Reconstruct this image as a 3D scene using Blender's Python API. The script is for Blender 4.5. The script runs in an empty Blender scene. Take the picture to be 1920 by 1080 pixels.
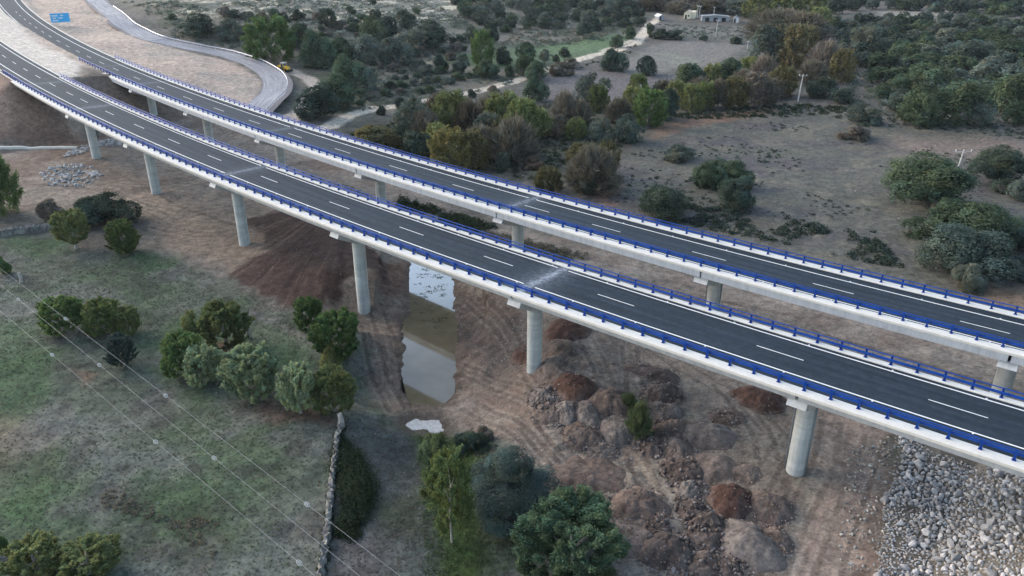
# Twin motorway viaducts over a valley under construction, seen from a drone.
import bpy, math, random
import numpy as np
from mathutils import Vector, Matrix

random.seed(7); RNG = np.random.default_rng(7)
SC = bpy.context.scene
COL = SC.collection
ZC = 54.5                     # height of the drone above the valley floor
F = 1484.885; PITCH = 0.440928; ROLL = 0.001198

# ------------------------------------------------------------------ tagging and linking
def tag(o, label=None, cat=None, group=None, kind=None):
    if label: o['label'] = label
    if cat: o['category'] = cat
    if group: o['group'] = group
    if kind: o['kind'] = kind
    return o

def empty(name, loc, rz=0.0):
    o = bpy.data.objects.new(name, None); COL.objects.link(o)
    o.location = loc; o.rotation_euler = (0, 0, rz); o.empty_display_size = 0.5
    return o

def link_mesh(name, me, mat=None, parent=None):
    o = bpy.data.objects.new(name, me); COL.objects.link(o)
    if mat is not None and len(me.materials) == 0: me.materials.append(mat)
    if parent is not None: o.parent = parent
    return o

def mesh_np(name, verts, faces, smooth=False, uv=None, attrs=None):
    """verts (n,3), faces (m,k) with one k; uv per vertex; attrs {name: (n,3) colour per vertex}."""
    verts = np.asarray(verts, np.float32); faces = np.asarray(faces, np.int32)
    me = bpy.data.meshes.new(name)
    n, (m, k) = len(verts), faces.shape
    me.vertices.add(n); me.vertices.foreach_set('co', verts.ravel())
    me.loops.add(m * k); me.loops.foreach_set('vertex_index', faces.ravel())
    me.polygons.add(m)
    me.polygons.foreach_set('loop_start', np.arange(0, m * k, k, dtype=np.int32))
    me.polygons.foreach_set('loop_total', np.full(m, k, np.int32))
    me.polygons.foreach_set('use_smooth', np.full(m, smooth, bool))
    if uv is not None:
        l = me.uv_layers.new(name='UVMap')
        l.data.foreach_set('uv', np.asarray(uv, np.float32)[faces.ravel()].ravel())
    for an, av in (attrs or {}).items():
        a = me.attributes.new(an, 'FLOAT_COLOR', 'POINT')
        c = np.ones((n, 4), np.float32); c[:, :3] = av
        a.data.foreach_set('color', c.ravel())
    me.update(calc_edges=True); me.validate()
    return me

class MB:
    """collects boxes, tubes, prisms and raw faces; build() links them as ONE mesh object"""
    def __init__(s): s.v = []; s.f = []
    def add(s, vs, fs):
        n = len(s.v); s.v += [tuple(map(float, p)) for p in vs]; s.f += [tuple(i + n for i in f) for f in fs]
        return s
    def box(s, c, d, rz=0.0, ry=0.0):
        R = Matrix.Rotation(rz, 3, 'Z') @ Matrix.Rotation(ry, 3, 'Y')
        vs = [Vector(c) + R @ Vector((sx * d[0] / 2, sy * d[1] / 2, sz * d[2] / 2)) for sx in (-1, 1) for sy in (-1, 1) for sz in (-1, 1)]
        return s.add(vs, [(0, 1, 3, 2), (4, 6, 7, 5), (0, 4, 5, 1), (2, 3, 7, 6), (0, 2, 6, 4), (1, 5, 7, 3)])
    def tube(s, pts, rad, n=8, cap=True):
        pts = [Vector(p) for p in pts]
        rads = rad if isinstance(rad, (list, tuple)) else [rad] * len(pts)
        rings = []
        for i, p in enumerate(pts):
            t = (pts[min(i + 1, len(pts) - 1)] - pts[max(i - 1, 0)]).normalized()
            a = Vector((0, 0, 1)) if abs(t.z) < .9 else Vector((1, 0, 0))
            x = t.cross(a).normalized(); y = t.cross(x)
            rings.append([p + (x * math.cos(k * 2 * math.pi / n) + y * math.sin(k * 2 * math.pi / n)) * rads[i] for k in range(n)])
        vs = [q for r in rings for q in r]; fs = []
        for i in range(len(pts) - 1):
            for k in range(n):
                fs.append((i * n + k, i * n + (k + 1) % n, (i + 1) * n + (k + 1) % n, (i + 1) * n + k))
        if cap: fs += [tuple(range(n))[::-1], tuple(range((len(pts) - 1) * n, len(pts) * n))]
        return s.add(vs, fs)
    def prism(s, poly, a, b):
        """poly: points; a,b: offset vectors of the two ends"""
        n = len(poly); A = [Vector(p) + Vector(a) for p in poly]; B = [Vector(p) + Vector(b) for p in poly]
        return s.add(A + B, [tuple(range(n))[::-1], tuple(range(n, 2 * n))] + [(i, (i + 1) % n, n + (i + 1) % n, n + i) for i in range(n)])
    def mesh(s, name, smooth=False):
        me = bpy.data.meshes.new(name); me.from_pydata(s.v, [], s.f); me.update()
        if smooth: me.polygons.foreach_set('use_smooth', np.ones(len(me.polygons), bool))
        import bmesh
        bm = bmesh.new(); bm.from_mesh(me); bmesh.ops.recalc_face_normals(bm, faces=bm.faces); bm.to_mesh(me); bm.free()
        return me
    def build(s, name, mat, parent=None, smooth=False):
        return link_mesh(name, s.mesh(name, smooth), mat, parent)

# ------------------------------------------------------------------ noise
def _hash(ix, iy, seed):
    h = (ix.astype(np.int64) * 374761393 + iy.astype(np.int64) * 668265263 + seed * 1442695041) & 0xFFFFFFFF
    h = ((h ^ (h >> 13)) * 1274126177) & 0xFFFFFFFF
    return ((h ^ (h >> 16)) & 0xFFFF) / 65535.0
def vnoise(x, y, seed=0):
    ix = np.floor(x); iy = np.floor(y); fx = x - ix; fy = y - iy
    fx = fx * fx * (3 - 2 * fx); fy = fy * fy * (3 - 2 * fy)
    a = _hash(ix, iy, seed); b = _hash(ix + 1, iy, seed); c = _hash(ix, iy + 1, seed); d = _hash(ix + 1, iy + 1, seed)
    return (a + (b - a) * fx) * (1 - fy) + (c + (d - c) * fx) * fy
def fbm(x, y, scale, octv=4, seed=0, gain=.5):
    """about 0..1, mean .5"""
    s = 0; amp = 1; tot = 0; X = x / scale; Y = y / scale
    for o in range(octv):
        s = s + amp * vnoise(X + 17.3 * o, Y - 9.1 * o, seed + o * 31); tot += amp; amp *= gain
        X, Y = (X * 1.6 - Y * 1.2), (X * 1.2 + Y * 1.6)
    return s / tot
def sstep(a, b, x):
    t = np.clip((x - a) / (b - a), 0, 1); return t * t * (3 - 2 * t)

# ------------------------------------------------------------------ camera model
FWD = np.array([0, math.cos(PITCH), -math.sin(PITCH)]); UP0 = np.array([0, math.sin(PITCH), math.cos(PITCH)]); RT0 = np.array([1.0, 0, 0])
RT = RT0 * math.cos(ROLL) + UP0 * math.sin(ROLL); UP = -RT0 * math.sin(ROLL) + UP0 * math.cos(ROLL)
CAM = np.array([0, 0, ZC])
def rays(u, v):
    u = np.asarray(u, float); v = np.asarray(v, float)
    return FWD + ((u - 960) / F)[..., None] * RT - ((v - 540) / F)[..., None] * UP
def project(P):
    d = np.asarray(P, float) - CAM
    w = d @ FWD
    return 960 + F * (d @ RT) / w, 540 - F * (d @ UP) / w, w
def on_plane(u, v, z):
    d = rays(u, v); return CAM + d * ((z - ZC) / d[..., 2])[..., None]

# ------------------------------------------------------------------ the two motorway axes (s grows to the left and away)
SG = np.arange(-80, 420.01, 0.5)
def _axis(x0, y0, th, k0, k1, k2):
    tv = th + k0 * SG / 100 + k1 * (SG / 100) ** 2 + k2 * (SG / 100) ** 3
    c, s = np.cos(tv), np.sin(tv)
    X = np.concatenate([[0], np.cumsum(.25 * (c[1:] + c[:-1]))]); Y = np.concatenate([[0], np.cumsum(.25 * (s[1:] + s[:-1]))])
    return X - X[160] + x0, Y - Y[160] + y0, tv
AX = [_axis(38.576564, 63.212981, 2.491018, -0.075243, -0.010131, 0.003398), _axis(36.453563, 91.106618, 2.469119, -0.093406, 0.010582, -0.001719)]
GR = [(-41.165491, 0.00047, 0.381787), (-41.829729, -0.004045, 0.448887)]
SUP = 0.033093
def dp(i, s, off, h=0.0):
    """point of deck i at station s, offset off (positive = towards the drone), h above the asphalt"""
    s = np.asarray(s, float); X, Y, T = AX[i]
    x = np.interp(s, SG, X); y = np.interp(s, SG, Y); t = np.interp(s, SG, T)
    z0, g, c = GR[i]
    off = np.asarray(off, float)
    return np.stack(np.broadcast_arrays(x - np.sin(t) * off, y + np.cos(t) * off, ZC + z0 + g * s + SUP * off + c * (s / 100) ** 2 + h), -1)
def heading(i, s): return float(np.interp(s, SG, AX[i][2]))

# ------------------------------------------------------------------ terrain
S_END = [220.0, 226.0]; S_START = [-24.8, -58.5]
_CP = [  # pixel of the photograph, height of the ground there
 (1486, 874, 1.7), (997, 698, .1), (678, 556, .5), (458, 453, .7), (299, 362, 2.2), (183, 291, 3.2),
 (100, 640, .6), (560, 398, 1.9), (625, 432, 1.7), (500, 408, 1.6), (520, 560, .2), (610, 560, .0), (300, 800, .1), (0, 500, 1.2), (0, 820, .2), (100, 1080, 0), (420, 960, 0), (600, 1080, -.2), (560, 640, .2), (300, 520, .6), (120, 430, 1.5), (0, 420, 2.0),
 (720, 900, -.8), (960, 1080, -.2), (1100, 900, .3), (1250, 1060, .8), (1400, 800, 1.0), (1200, 640, .6), (1560, 1000, 1.4), (1640, 850, 1.6), (1640, 1080, 1.6),
 (930, 690, -.5), (690, 660, -.5), (800, 560, -2.4), (805, 640, -2.4), (808, 720, -2.4), (798, 800, -2.3), (740, 620, -1.7), (735, 700, -1.8), (738, 560, -1.5), (870, 620, -1.7), (872, 700, -1.8), (868, 550, -1.4), (870, 770, -1.6), (740, 780, -1.7), (690, 800, -.9), (800, 860, -1.6), (880, 860, -.9), (805, 480, -2.2), (690, 560, -.6), (930, 600, -.6), (806, 430, -2.0), (900, 470, -.6), (730, 470, -.8), (1300, 560, .5), (1600, 640, 1.2), (1880, 720, 2.2), (1100, 480, .4), (760, 380, 0), (600, 330, .6), (520, 300, 1.2), (430, 245, 2.4),
 (0, 280, 3.0), (150, 278, 3.0), (40, 340, 2.4), (290, 200, 5.0), (360, 215, 3.6),
 (1500, 350, .6), (1800, 300, .8), (1900, 540, 1.6), (1250, 420, .4), (1100, 300, .2), (900, 300, -.3), (1400, 210, .6), (1700, 240, 1.0), (1900, 200, 2.0),
 (700, 205, 1.6), (620, 240, 2.0), (960, 155, 1.4), (1100, 105, 1.4), (1212, 50, 2.0), (1300, 100, 1.0), (1500, 60, 1.0), (1750, 60, 3.0), (1900, 20, 6.0), (1600, 10, 3.0), (1350, 20, 3.0),
 (800, 140, 2.5), (650, 200, 2.4), (560, 200, 3.2), (600, 165, 3.4), (545, 135, 4.4), (516, 152, 5.2), (490, 203, 4.6), (455, 232, 3.4), (480, 128, 6.0), (430, 106, 7.6), (380, 95, 8.8), (320, 83, 10.4),
 (285, 76, 11.4), (250, 57, 12.6), (205, 25, 14.6), (178, 2, 16.0), (400, 160, 7.4), (330, 150, 9.0), (440, 195, 5.6), (300, 120, 11.0), (220, 80, 13.4), (130, 30, 16.0), (60, -5, 17.0),
 (700, 100, 5.0), (560, 80, 8.5), (450, 60, 11.5), (350, 40, 14.5), (650, 40, 12.0), (520, 15, 16.0), (760, 30, 11.0), (900, 50, 5.5), (900, 5, 9.0), (1050, 20, 4.0), (1100, 2, 5.0), (300, 5, 18.0)]
_cp = np.array(_CP, float)
_cx = on_plane(_cp[:, 0], _cp[:, 1], _cp[:, 2])
_ex = np.array([(-80, 20, .5), (0, 10, 0), (60, 10, 2), (-200, 60, 2), (160, 60, 3), (300, 200, 5), (-300, 200, 14), (-420, 420, 22), (420, 420, 10), (0, 1500, 30), (-900, 1500, 60), (900, 1500, 50), (0, 900, 8), (-60, -300, 0), (200, -200, 2), (-300, -200, 2)], float)
_cx = np.vstack([_cx, _ex])
_c2 = 6.0 ** 2
def _phi(A, B): return -np.sqrt(((A[:, None, 0] - B[None, :, 0]) ** 2 + (A[:, None, 1] - B[None, :, 1]) ** 2) + _c2)
_n = len(_cx)
_M = np.zeros((_n + 1, _n + 1)); _M[:_n, :_n] = _phi(_cx, _cx) - 0.4 * np.eye(_n); _M[:_n, _n] = 1; _M[_n, :_n] = 1
_w = np.linalg.solve(_M, np.concatenate([_cx[:, 2], [0]]))

def poly_sd(px, py, poly):
    """signed distance to a polygon (negative inside)"""
    d = np.full(px.shape, 1e18); inside = np.zeros(px.shape, bool); n = len(poly)
    for i in range(n):
        ax, ay = poly[i][:2]; bx, by = poly[(i + 1) % n][:2]
        ex, ey = bx - ax, by - ay; wx, wy = px - ax, py - ay
        t = np.clip((wx * ex + wy * ey) / (ex * ex + ey * ey + 1e-12), 0, 1)
        d = np.minimum(d, (wx - ex * t) ** 2 + (wy - ey * t) ** 2)
        c = ((ay > py) != (by > py)) & (px < (bx - ax) * (py - ay) / (by - ay + 1e-12) + ax)
        inside ^= c
    d = np.sqrt(d); return np.where(inside, -d, d)
def line_d(px, py, pts):
    d = np.full(px.shape, 1e18)
    for (ax, ay), (bx, by) in zip([p[:2] for p in pts[:-1]], [p[:2] for p in pts[1:]]):
        ex, ey = bx - ax, by - ay; wx, wy = px - ax, py - ay
        t = np.clip((wx * ex + wy * ey) / (ex * ex + ey * ey + 1e-12), 0, 1)
        d = np.minimum(d, (wx - ex * t) ** 2 + (wy - ey * t) ** 2)
    return np.sqrt(d)

WATER_Z = -2.6
ROUGH = (1.0, 25.0, 56.0, 92.0)      # the trampled tipping ground with the soil heaps
RIVER_PX = [(768, 440), (768, 490), (770, 560), (760, 625), (755, 690), (764, 735), (776, 757), (812, 762), (838, 756), (850, 730), (853, 680), (851, 590), (848, 525), (842, 440)]
PUDDLE_PX = [(758, 797), (775, 786), (800, 792), (822, 790), (833, 806), (826, 822), (812, 820), (800, 806), (778, 806)]
_up = lambda L: [tuple(on_plane(u, v, WATER_Z)[:2]) for u, v in L]
RIVER = _up(RIVER_PX); PUDDLE = _up(PUDDLE_PX)

def _corridor(x, y, z, i, lo, hi, s0, s1):
    ss = np.arange(s0, s1 + .1, 3.0); P = dp(i, ss, 0.0)
    bx0, bx1, by0, by1 = P[:, 0].min() - 45, P[:, 0].max() + 45, P[:, 1].min() - 45, P[:, 1].max() + 45
    m = np.where((x > bx0) & (x < bx1) & (y > by0) & (y < by1))[0]
    for c in range(0, len(m), 60000):
        k = m[c:c + 60000]; X = x[k]; Y = y[k]
        d2 = (X[:, None] - P[None, :, 0]) ** 2 + (Y[:, None] - P[None, :, 1]) ** 2
        j = d2.argmin(1); s = ss[j]
        t = np.interp(s, SG, AX[i][2])
        for _ in range(2):
            q = dp(i, s, 0.0); t = np.interp(s, SG, AX[i][2])
            s = np.clip(s + (X - q[:, 0]) * np.cos(t) + (Y - q[:, 1]) * np.sin(t), s0, s1)
        q = dp(i, s, 0.0); t = np.interp(s, SG, AX[i][2])
        wx, wy = X - q[:, 0], Y - q[:, 1]
        lon = wx * np.cos(t) + wy * np.sin(t); lat = -wx * np.sin(t) + wy * np.cos(t)
        out = np.maximum(0, np.maximum(lat - hi, lo - lat)); d = np.hypot(out, lon)
        base = q[:, 2] + SUP * np.clip(lat, lo, hi) - .14
        if lo < -15: base = base - .055 * np.clip(-lat - 5, 0, 14)
        z[k] = np.clip(z[k], base - d / 1.75, base + np.maximum(0, d - 1.5) / 1.6)
    return z

def ground_z(x, y, fine=True):
    x = np.asarray(x, float).ravel(); y = np.asarray(y, float).ravel()
    z = np.zeros_like(x)
    A = np.stack([x, y], 1)
    for c in range(0, len(x), 100000):
        z[c:c + 100000] = _phi(A[c:c + 100000], _cx) @ _w[:_n] + _w[_n]
    z += (fbm(x, y, 9, 3, 5) - .5) * .7
    z = _corridor(x, y, z, 1, -7.4, 6.0, S_END[1], 419); z = _corridor(x, y, z, 0, -19, 7.6, S_END[0], 419)
    z = _corridor(x, y, z, 1, -7.4, 6.0, -79, S_START[1]); z = _corridor(x, y, z, 0, -6, 8.0, -79, S_START[0])
    if fine:
        z += (fbm(x, y, 2.2, 3, 11) - .5) * .28
        m = np.where((x > ROUGH[0]) & (x < ROUGH[1]) & (y > ROUGH[2]) & (y < ROUGH[3]))[0]
        if len(m):
            k = sstep(0, 4, np.minimum(np.minimum(x[m] - ROUGH[0], ROUGH[1] - x[m]), np.minimum(y[m] - ROUGH[2], ROUGH[3] - y[m])))
            z[m] += k * (np.abs(fbm(x[m], y[m], 2.6, 4, 15) - .5) * 1.1 - .12)
    bx = [p[0] for p in RIVER + PUDDLE]; by = [p[1] for p in RIVER + PUDDLE]
    m = np.where((x > min(bx) - 8) & (x < max(bx) + 8) & (y > min(by) - 8) & (y < max(by) + 8))[0]
    if len(m):
        sd = np.minimum(poly_sd(x[m], y[m], RIVER), poly_sd(x[m], y[m], PUDDLE)) + (fbm(x[m], y[m], 1.6, 4, 21) - .5) * 1.5
        bank = WATER_Z + np.where(sd > 0, sd * .30, sd * .5)
        z[m] = np.where(sd < 5, np.minimum(z[m], np.maximum(bank, -3.5)), z[m])
        z[m] = np.where(sd > .5, np.maximum(z[m], WATER_Z + .05), z[m])
    z = np.where((z < WATER_Z + .12) & (poly_sd_any(x, y)), z, np.maximum(z, WATER_Z + .12))
    return z
def poly_sd_any(x, y):
    r = np.zeros(x.shape, bool)
    for poly in (RIVER, PUDDLE):
        bx = [p[0] for p in poly]; by = [p[1] for p in poly]
        m = np.where((x > min(bx) - 3) & (x < max(bx) + 3) & (y > min(by) - 3) & (y < max(by) + 3))[0]
        if len(m): r[m] |= poly_sd(x[m], y[m], poly) < 1.2
    return r

def at(u, v):
    """the point of the ground under pixel (u, v) of the photograph; arrays allowed"""
    u = np.atleast_1d(np.asarray(u, float)); v = np.atleast_1d(np.asarray(v, float))
    d = rays(u, v); t = (1.0 - ZC) / d[:, 2]
    h = np.ones_like(t)
    for _ in range(40):
        P = CAM + d * t[:, None]; h = .5 * h + .5 * ground_z(P[:, 0], P[:, 1], False)
        t = (h - ZC) / d[:, 2]
    P = CAM + d * t[:, None]; P[:, 2] = ground_z(P[:, 0], P[:, 1])
    return P
def at1(u, v): return at(u, v)[0]
def pxm(P): return F / float((np.asarray(P) - CAM) @ FWD)    # pixels per metre at P

# ------------------------------------------------------------------ colours: as seen in the photograph (sRGB 0-255) -> base colour
KEXP = 1.0
def lin(*c):
    c = np.array(c, float) / 255
    return np.where(c <= .04045, c / 12.92, ((c + .055) / 1.055) ** 2.4) / KEXP
# ------------------------------------------------------------------ materials
def mat_new(name):
    m = bpy.data.materials.new(name); m.use_nodes = True
    nt = m.node_tree; b = nt.nodes['Principled BSDF']
    return m, nt, b
def N(nt, t, **kw):
    n = nt.nodes.new(t)
    for k, v in kw.items(): setattr(n, k, v)
    return n
def noise_node(nt, scale, detail=4.0, rough=.6, coord='Object', stretch=None):
    tc = N(nt, 'ShaderNodeTexCoord'); n = N(nt, 'ShaderNodeTexNoise')
    n.inputs['Scale'].default_value = scale; n.inputs['Detail'].default_value = detail; n.inputs['Roughness'].default_value = rough
    src = tc.outputs[coord]
    if stretch:
        mp = N(nt, 'ShaderNodeMapping'); mp.inputs['Scale'].default_value = stretch
        nt.links.new(src, mp.inputs[0]); src = mp.outputs[0]
    nt.links.new(src, n.inputs['Vector'])
    return n.outputs['Fac']
def ramp(nt, fac, stops):
    r = N(nt, 'ShaderNodeValToRGB'); e = r.color_ramp.elements
    while len(e) < len(stops): e.new(.5)
    for k, (p, c) in enumerate(stops):
        e[k].position = p; e[k].color = (*c, 1) if len(c) == 3 else c
    nt.links.new(fac, r.inputs[0]); return r.outputs[0]
def mixc(nt, a, b, fac, mode='MIX'):
    m = N(nt, 'ShaderNodeMix', data_type='RGBA', blend_type=mode)
    for sock, v in ((m.inputs[6], a), (m.inputs[7], b), (m.inputs[0], fac)):
        if hasattr(v, 'is_linked'): nt.links.new(v, sock)
        elif isinstance(v, (int, float)): sock.default_value = v
        else: sock.default_value = (*[float(q) for q in v], 1)
    return m.outputs[2]
def bump(nt, b, h, strength=.3, dist=.1):
    n = N(nt, 'ShaderNodeBump'); n.inputs['Strength'].default_value = strength; n.inputs['Distance'].default_value = dist
    nt.links.new(h, n.inputs['Height']); nt.links.new(n.outputs[0], b.inputs['Normal'])
def plain(name, col, rough=.7, var=.12, scale=2.0, bmp=0, metal=0.0, spec=.4, detail=5.0):
    m, nt, b = mat_new(name)
    f = noise_node(nt, scale, detail)
    c = np.array(col, float)
    nt.links.new(ramp(nt, f, [(.25, tuple(c * (1 - var))), (.75, tuple(np.minimum(c * (1 + var), .95)))]), b.inputs['Base Color'])
    b.inputs['Roughness'].default_value = rough; b.inputs['Metallic'].default_value = metal; b.inputs['Specular IOR Level'].default_value = spec
    if bmp: bump(nt, b, f, bmp, .05)
    return m

def ground_material(name):
    m, nt, b = mat_new(name)
    a = N(nt, 'ShaderNodeAttribute', attribute_name='albedo')
    n1 = noise_node(nt, .9, 8, .72); n2 = noise_node(nt, 3.2, 6, .8)
    c = mixc(nt, a.outputs['Color'], ramp(nt, n1, [(.3, (.5, .5, .5)), (.5, (1, 1, 1)), (.72, (1.45, 1.42, 1.36))]), 1.0, 'MULTIPLY')
    c = mixc(nt, c, ramp(nt, n2, [(.34, (.6, .61, .62)), (.5, (1, 1, 1)), (.68, (1.42, 1.40, 1.37))]), 1.0, 'MULTIPLY')
    nt.links.new(c, b.inputs['Base Color']); b.inputs['Roughness'].default_value = .95; b.inputs['Specular IOR Level'].default_value = .15
    bump(nt, b, n2, .35, .10)
    return m
M = {}
M['ground'] = ground_material('ground_soil')
M['heap'] = ground_material('heap_soil')

def concrete(name, col, streak=True, var=.18, rings=False):
    m, nt, b = mat_new(name)
    c = np.array(col, float)
    f = noise_node(nt, .7, 6, .65); g = noise_node(nt, 1.0, 4, .6, 'Object', (2.2, 2.2, .12)); h = noise_node(nt, 9, 4, .7)
    cc = mixc(nt, ramp(nt, f, [(.25, tuple(c * (1 - var))), (.75, tuple(np.minimum(c * (1 + var * .6), .92)))]), ramp(nt, g, [(.3, (.78, .79, .8)), (.6, (1.05, 1.05, 1.04))]), .8 if streak else .2, 'MULTIPLY')
    cc = mixc(nt, cc, ramp(nt, h, [(.3, (.86, .86, .86)), (.7, (1.08, 1.08, 1.08))]), .7, 'MULTIPLY')
    if rings:
        q = noise_node(nt, 1.0, 2, .5, 'Object', (.02, .02, .9)); cc = mixc(nt, cc, ramp(nt, q, [(.42, (1.04, 1.04, 1.03)), (.5, (.86, .87, .87)), (.58, (1.0, 1.0, 1.0))]), .8, 'MULTIPLY')
    nt.links.new(cc, b.inputs['Base Color']); b.inputs['Roughness'].default_value = .85; b.inputs['Specular IOR Level'].default_value = .25
    bump(nt, b, h, .15, .03)
    return m
M['girder'] = concrete('girder_concrete', (.60, .63, .655), True, .10)
M['kerb'] = concrete('kerb_concrete', (.76, .73, .66), False, .12)
M['pier'] = concrete('pier_concrete', (.55, .575, .56), True, .2, True)
M['cap'] = concrete('cap_concrete', (.66, .67, .66))
M['dark_joint'] = plain('joint_rubber', (.02, .022, .025), .8)
M['pipe'] = plain('drain_pipe_paint', (.16, .2, .22), .6)

def asphalt(name, base=(.018, .028, .040), dusty=True):
    m, nt, b = mat_new(name)
    uvn = N(nt, 'ShaderNodeUVMap', uv_map='UVMap')
    mp = N(nt, 'ShaderNodeMapping'); mp.inputs['Scale'].default_value = (.05, 1.1, 1); nt.links.new(uvn.outputs[0], mp.inputs[0])
    n1 = N(nt, 'ShaderNodeTexNoise'); n1.inputs['Scale'].default_value = 1.4; n1.inputs['Detail'].default_value = 6; nt.links.new(mp.outputs[0], n1.inputs['Vector'])
    n2 = noise_node(nt, 1.1, 5, .65); n3 = noise_node(nt, 26, 3, .7)
    c = np.array(base)
    cc = ramp(nt, n1.outputs['Fac'], [(.34, tuple(c * .74)), (.66, tuple(c * 1.26))])
    cc = mixc(nt, cc, ramp(nt, n2, [(.34, (.80, .81, .82)), (.66, (1.2, 1.19, 1.18))]), 1.0, 'MULTIPLY')
    cc = mixc(nt, cc, ramp(nt, n3, [(.3, (.7, .7, .7)), (.7, (1.3, 1.3, 1.3))]), .6, 'MULTIPLY')
    a = N(nt, 'ShaderNodeAttribute', attribute_name='dust')
    n4 = N(nt, 'ShaderNodeTexNoise'); n4.inputs['Scale'].default_value = 1.6; n4.inputs['Detail'].default_value = 7; n4.inputs['Roughness'].default_value = .7; nt.links.new(uvn.outputs[0], n4.inputs['Vector'])
    mm = N(nt, 'ShaderNodeMath', operation='MULTIPLY'); nt.links.new(a.outputs['Fac'], mm.inputs[0])
    r4 = ramp(nt, n4.outputs['Fac'], [(.32, (0, 0, 0)), (.68, (1, 1, 1))]); nt.links.new(r4, mm.inputs[1])
    cc = mixc(nt, cc, (.36, .40, .45), mm.outputs[0])
    nt.links.new(cc, b.inputs['Base Color']); b.inputs['Roughness'].default_value = .8; b.inputs['Specular IOR Level'].default_value = .16
    bump(nt, b, n3, .12, .02)
    return m
M['asphalt'] = asphalt('asphalt')
M['old_road'] = asphalt('grey_chip_road', (.31, .305, .32))
M['paint'] = plain('white_road_paint', (.82, .81, .78), .6, .06, 3)
M['stud'] = plain('road_stud_white', (.85, .85, .85), .4)
M['blue'] = plain('blue_rail_paint', tuple(lin(12, 68, 152)), .5, .28, 1.2, spec=.25)
M['steel'] = plain('galvanised_steel', (.62, .64, .68), .45, .08, 1.0, metal=.35)
M['rubber'] = plain('tyre_rubber', (.02, .02, .02), .85)
M['yellow'] = plain('yellow_machine_paint', (.72, .45, .04), .45, .1, 2)
M['cabwhite'] = plain('cab_roof_paint', (.62, .64, .64), .5)
M['glass'] = plain('cab_glass', (.05, .07, .08), .12, .1)
M['black'] = plain('black_metal', (.025, .025, .027), .6)
M['pole'] = concrete('pole_concrete', (.60, .60, .57))
M['porcelain'] = plain('white_insulator', (.85, .85, .83), .3)
M['wire'] = plain('aluminium_cable', (.36, .37, .38), .6, .05, metal=.1)
M['diverter'] = plain('pale_spiral_plastic', (.78, .76, .72), .5)
M['rock'] = None
def rock_mat(name, cols, scale=1.2):
    m, nt, b = mat_new(name)
    oi = N(nt, 'ShaderNodeAttribute', attribute_name='tint'); f = noise_node(nt, scale, 6, .7); g = noise_node(nt, scale * 6, 4, .7)
    cc = ramp(nt, f, [(.28, cols[0]), (.55, cols[1]), (.78, cols[2])])
    cc = mixc(nt, cc, oi.outputs['Color'], 1.0, 'MULTIPLY')
    cc = mixc(nt, cc, ramp(nt, g, [(.3, (.75, .75, .75)), (.7, (1.15, 1.15, 1.15))]), .8, 'MULTIPLY')
    nt.links.new(cc, b.inputs['Base Color']); b.inputs['Roughness'].default_value = .9; b.inputs['Specular IOR Level'].default_value = .25
    bump(nt, b, g, .5, .05)
    return m
M['rock'] = rock_mat('grey_quarry_rock', [(.38, .37, .36), (.51, .50, .495), (.61, .60, .60)])
M['stone'] = rock_mat('pale_field_stone', [(.22, .21, .19), (.36, .35, .32), (.54, .52, .48)])
M['darkstone'] = rock_mat('brown_clod_stone', [(.10, .08, .07), (.18, .15, .135), (.34, .31, .29)])

def water(name):
    m, nt, b = mat_new(name)
    f = noise_node(nt, .35, 5, .6)
    nt.links.new(ramp(nt, f, [(.3, (.115, .098, .060)), (.7, (.16, .140, .092))]), b.inputs['Base Color'])
    b.inputs['Roughness'].default_value = .045; b.inputs['IOR'].default_value = 1.6; b.inputs['Specular IOR Level'].default_value = .8
    n = noise_node(nt, 1.5, 3, .5); bump(nt, b, n, .03, .02)
    return m
M['water'] = water('muddy_water')

def foliage_mat(name, col, var=.35, trans=.25):
    m, nt, b = mat_new(name)
    c = np.array(col, float) * 1.15
    a = N(nt, 'ShaderNodeAttribute', attribute_name='tint'); oi = N(nt, 'ShaderNodeObjectInfo')
    hs = N(nt, 'ShaderNodeHueSaturation')
    cc = mixc(nt, tuple(c), a.outputs['Color'], 1.0, 'MULTIPLY')
    mp = N(nt, 'ShaderNodeMapRange'); nt.links.new(oi.outputs['Random'], mp.inputs[0]); mp.inputs[3].default_value = .8; mp.inputs[4].default_value = 1.2
    nt.links.new(mp.outputs[0], hs.inputs['Value']); nt.links.new(cc, hs.inputs['Color'])
    mh = N(nt, 'ShaderNodeMapRange'); nt.links.new(oi.outputs['Random'], mh.inputs[0]); mh.inputs[3].default_value = .51; mh.inputs[4].default_value = .49
    nt.links.new(mh.outputs[0], hs.inputs['Hue'])
    d = N(nt, 'ShaderNodeBsdfDiffuse'); t = N(nt, 'ShaderNodeBsdfTranslucent'); mx = N(nt, 'ShaderNodeMixShader'); mx.inputs[0].default_value = trans
    nt.links.new(hs.outputs[0], d.inputs[0]); nt.links.new(hs.outputs[0], t.inputs[0]); nt.links.new(d.outputs[0], mx.inputs[1]); nt.links.new(t.outputs[0], mx.inputs[2])
    nt.links.new(mx.outputs[0], nt.nodes['Material Output'].inputs[0]); nt.nodes.remove(b)
    return m
FOL = {k: foliage_mat(k + '_leaves', v) for k, v in dict(
    oak=(.076, .108, .066), darkoak=(.056, .078, .058), greyoak=(.118, .140, .112), green=(.115, .170, .062), lime=(.145, .175, .066), olive=(.170, .190, .078),
    willow=(.250, .300, .170), bluegreen=(.078, .108, .092), yellow=(.195, .175, .070), gold=(.145, .132, .066), brown=(.155, .142, .108), rust=(.125, .104, .080),
    tan=(.190, .165, .132), ivy=(.036, .050, .030), ash=(.082, .125, .072), dry=(.150, .135, .110), weed=(.095, .125, .060)).items()}
M['bark'] = plain('grey_bark', (.17, .15, .13), .95, .3, 3)
M['pale_bark'] = plain('pale_bark', (.42, .38, .33), .95, .3, 3)

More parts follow.
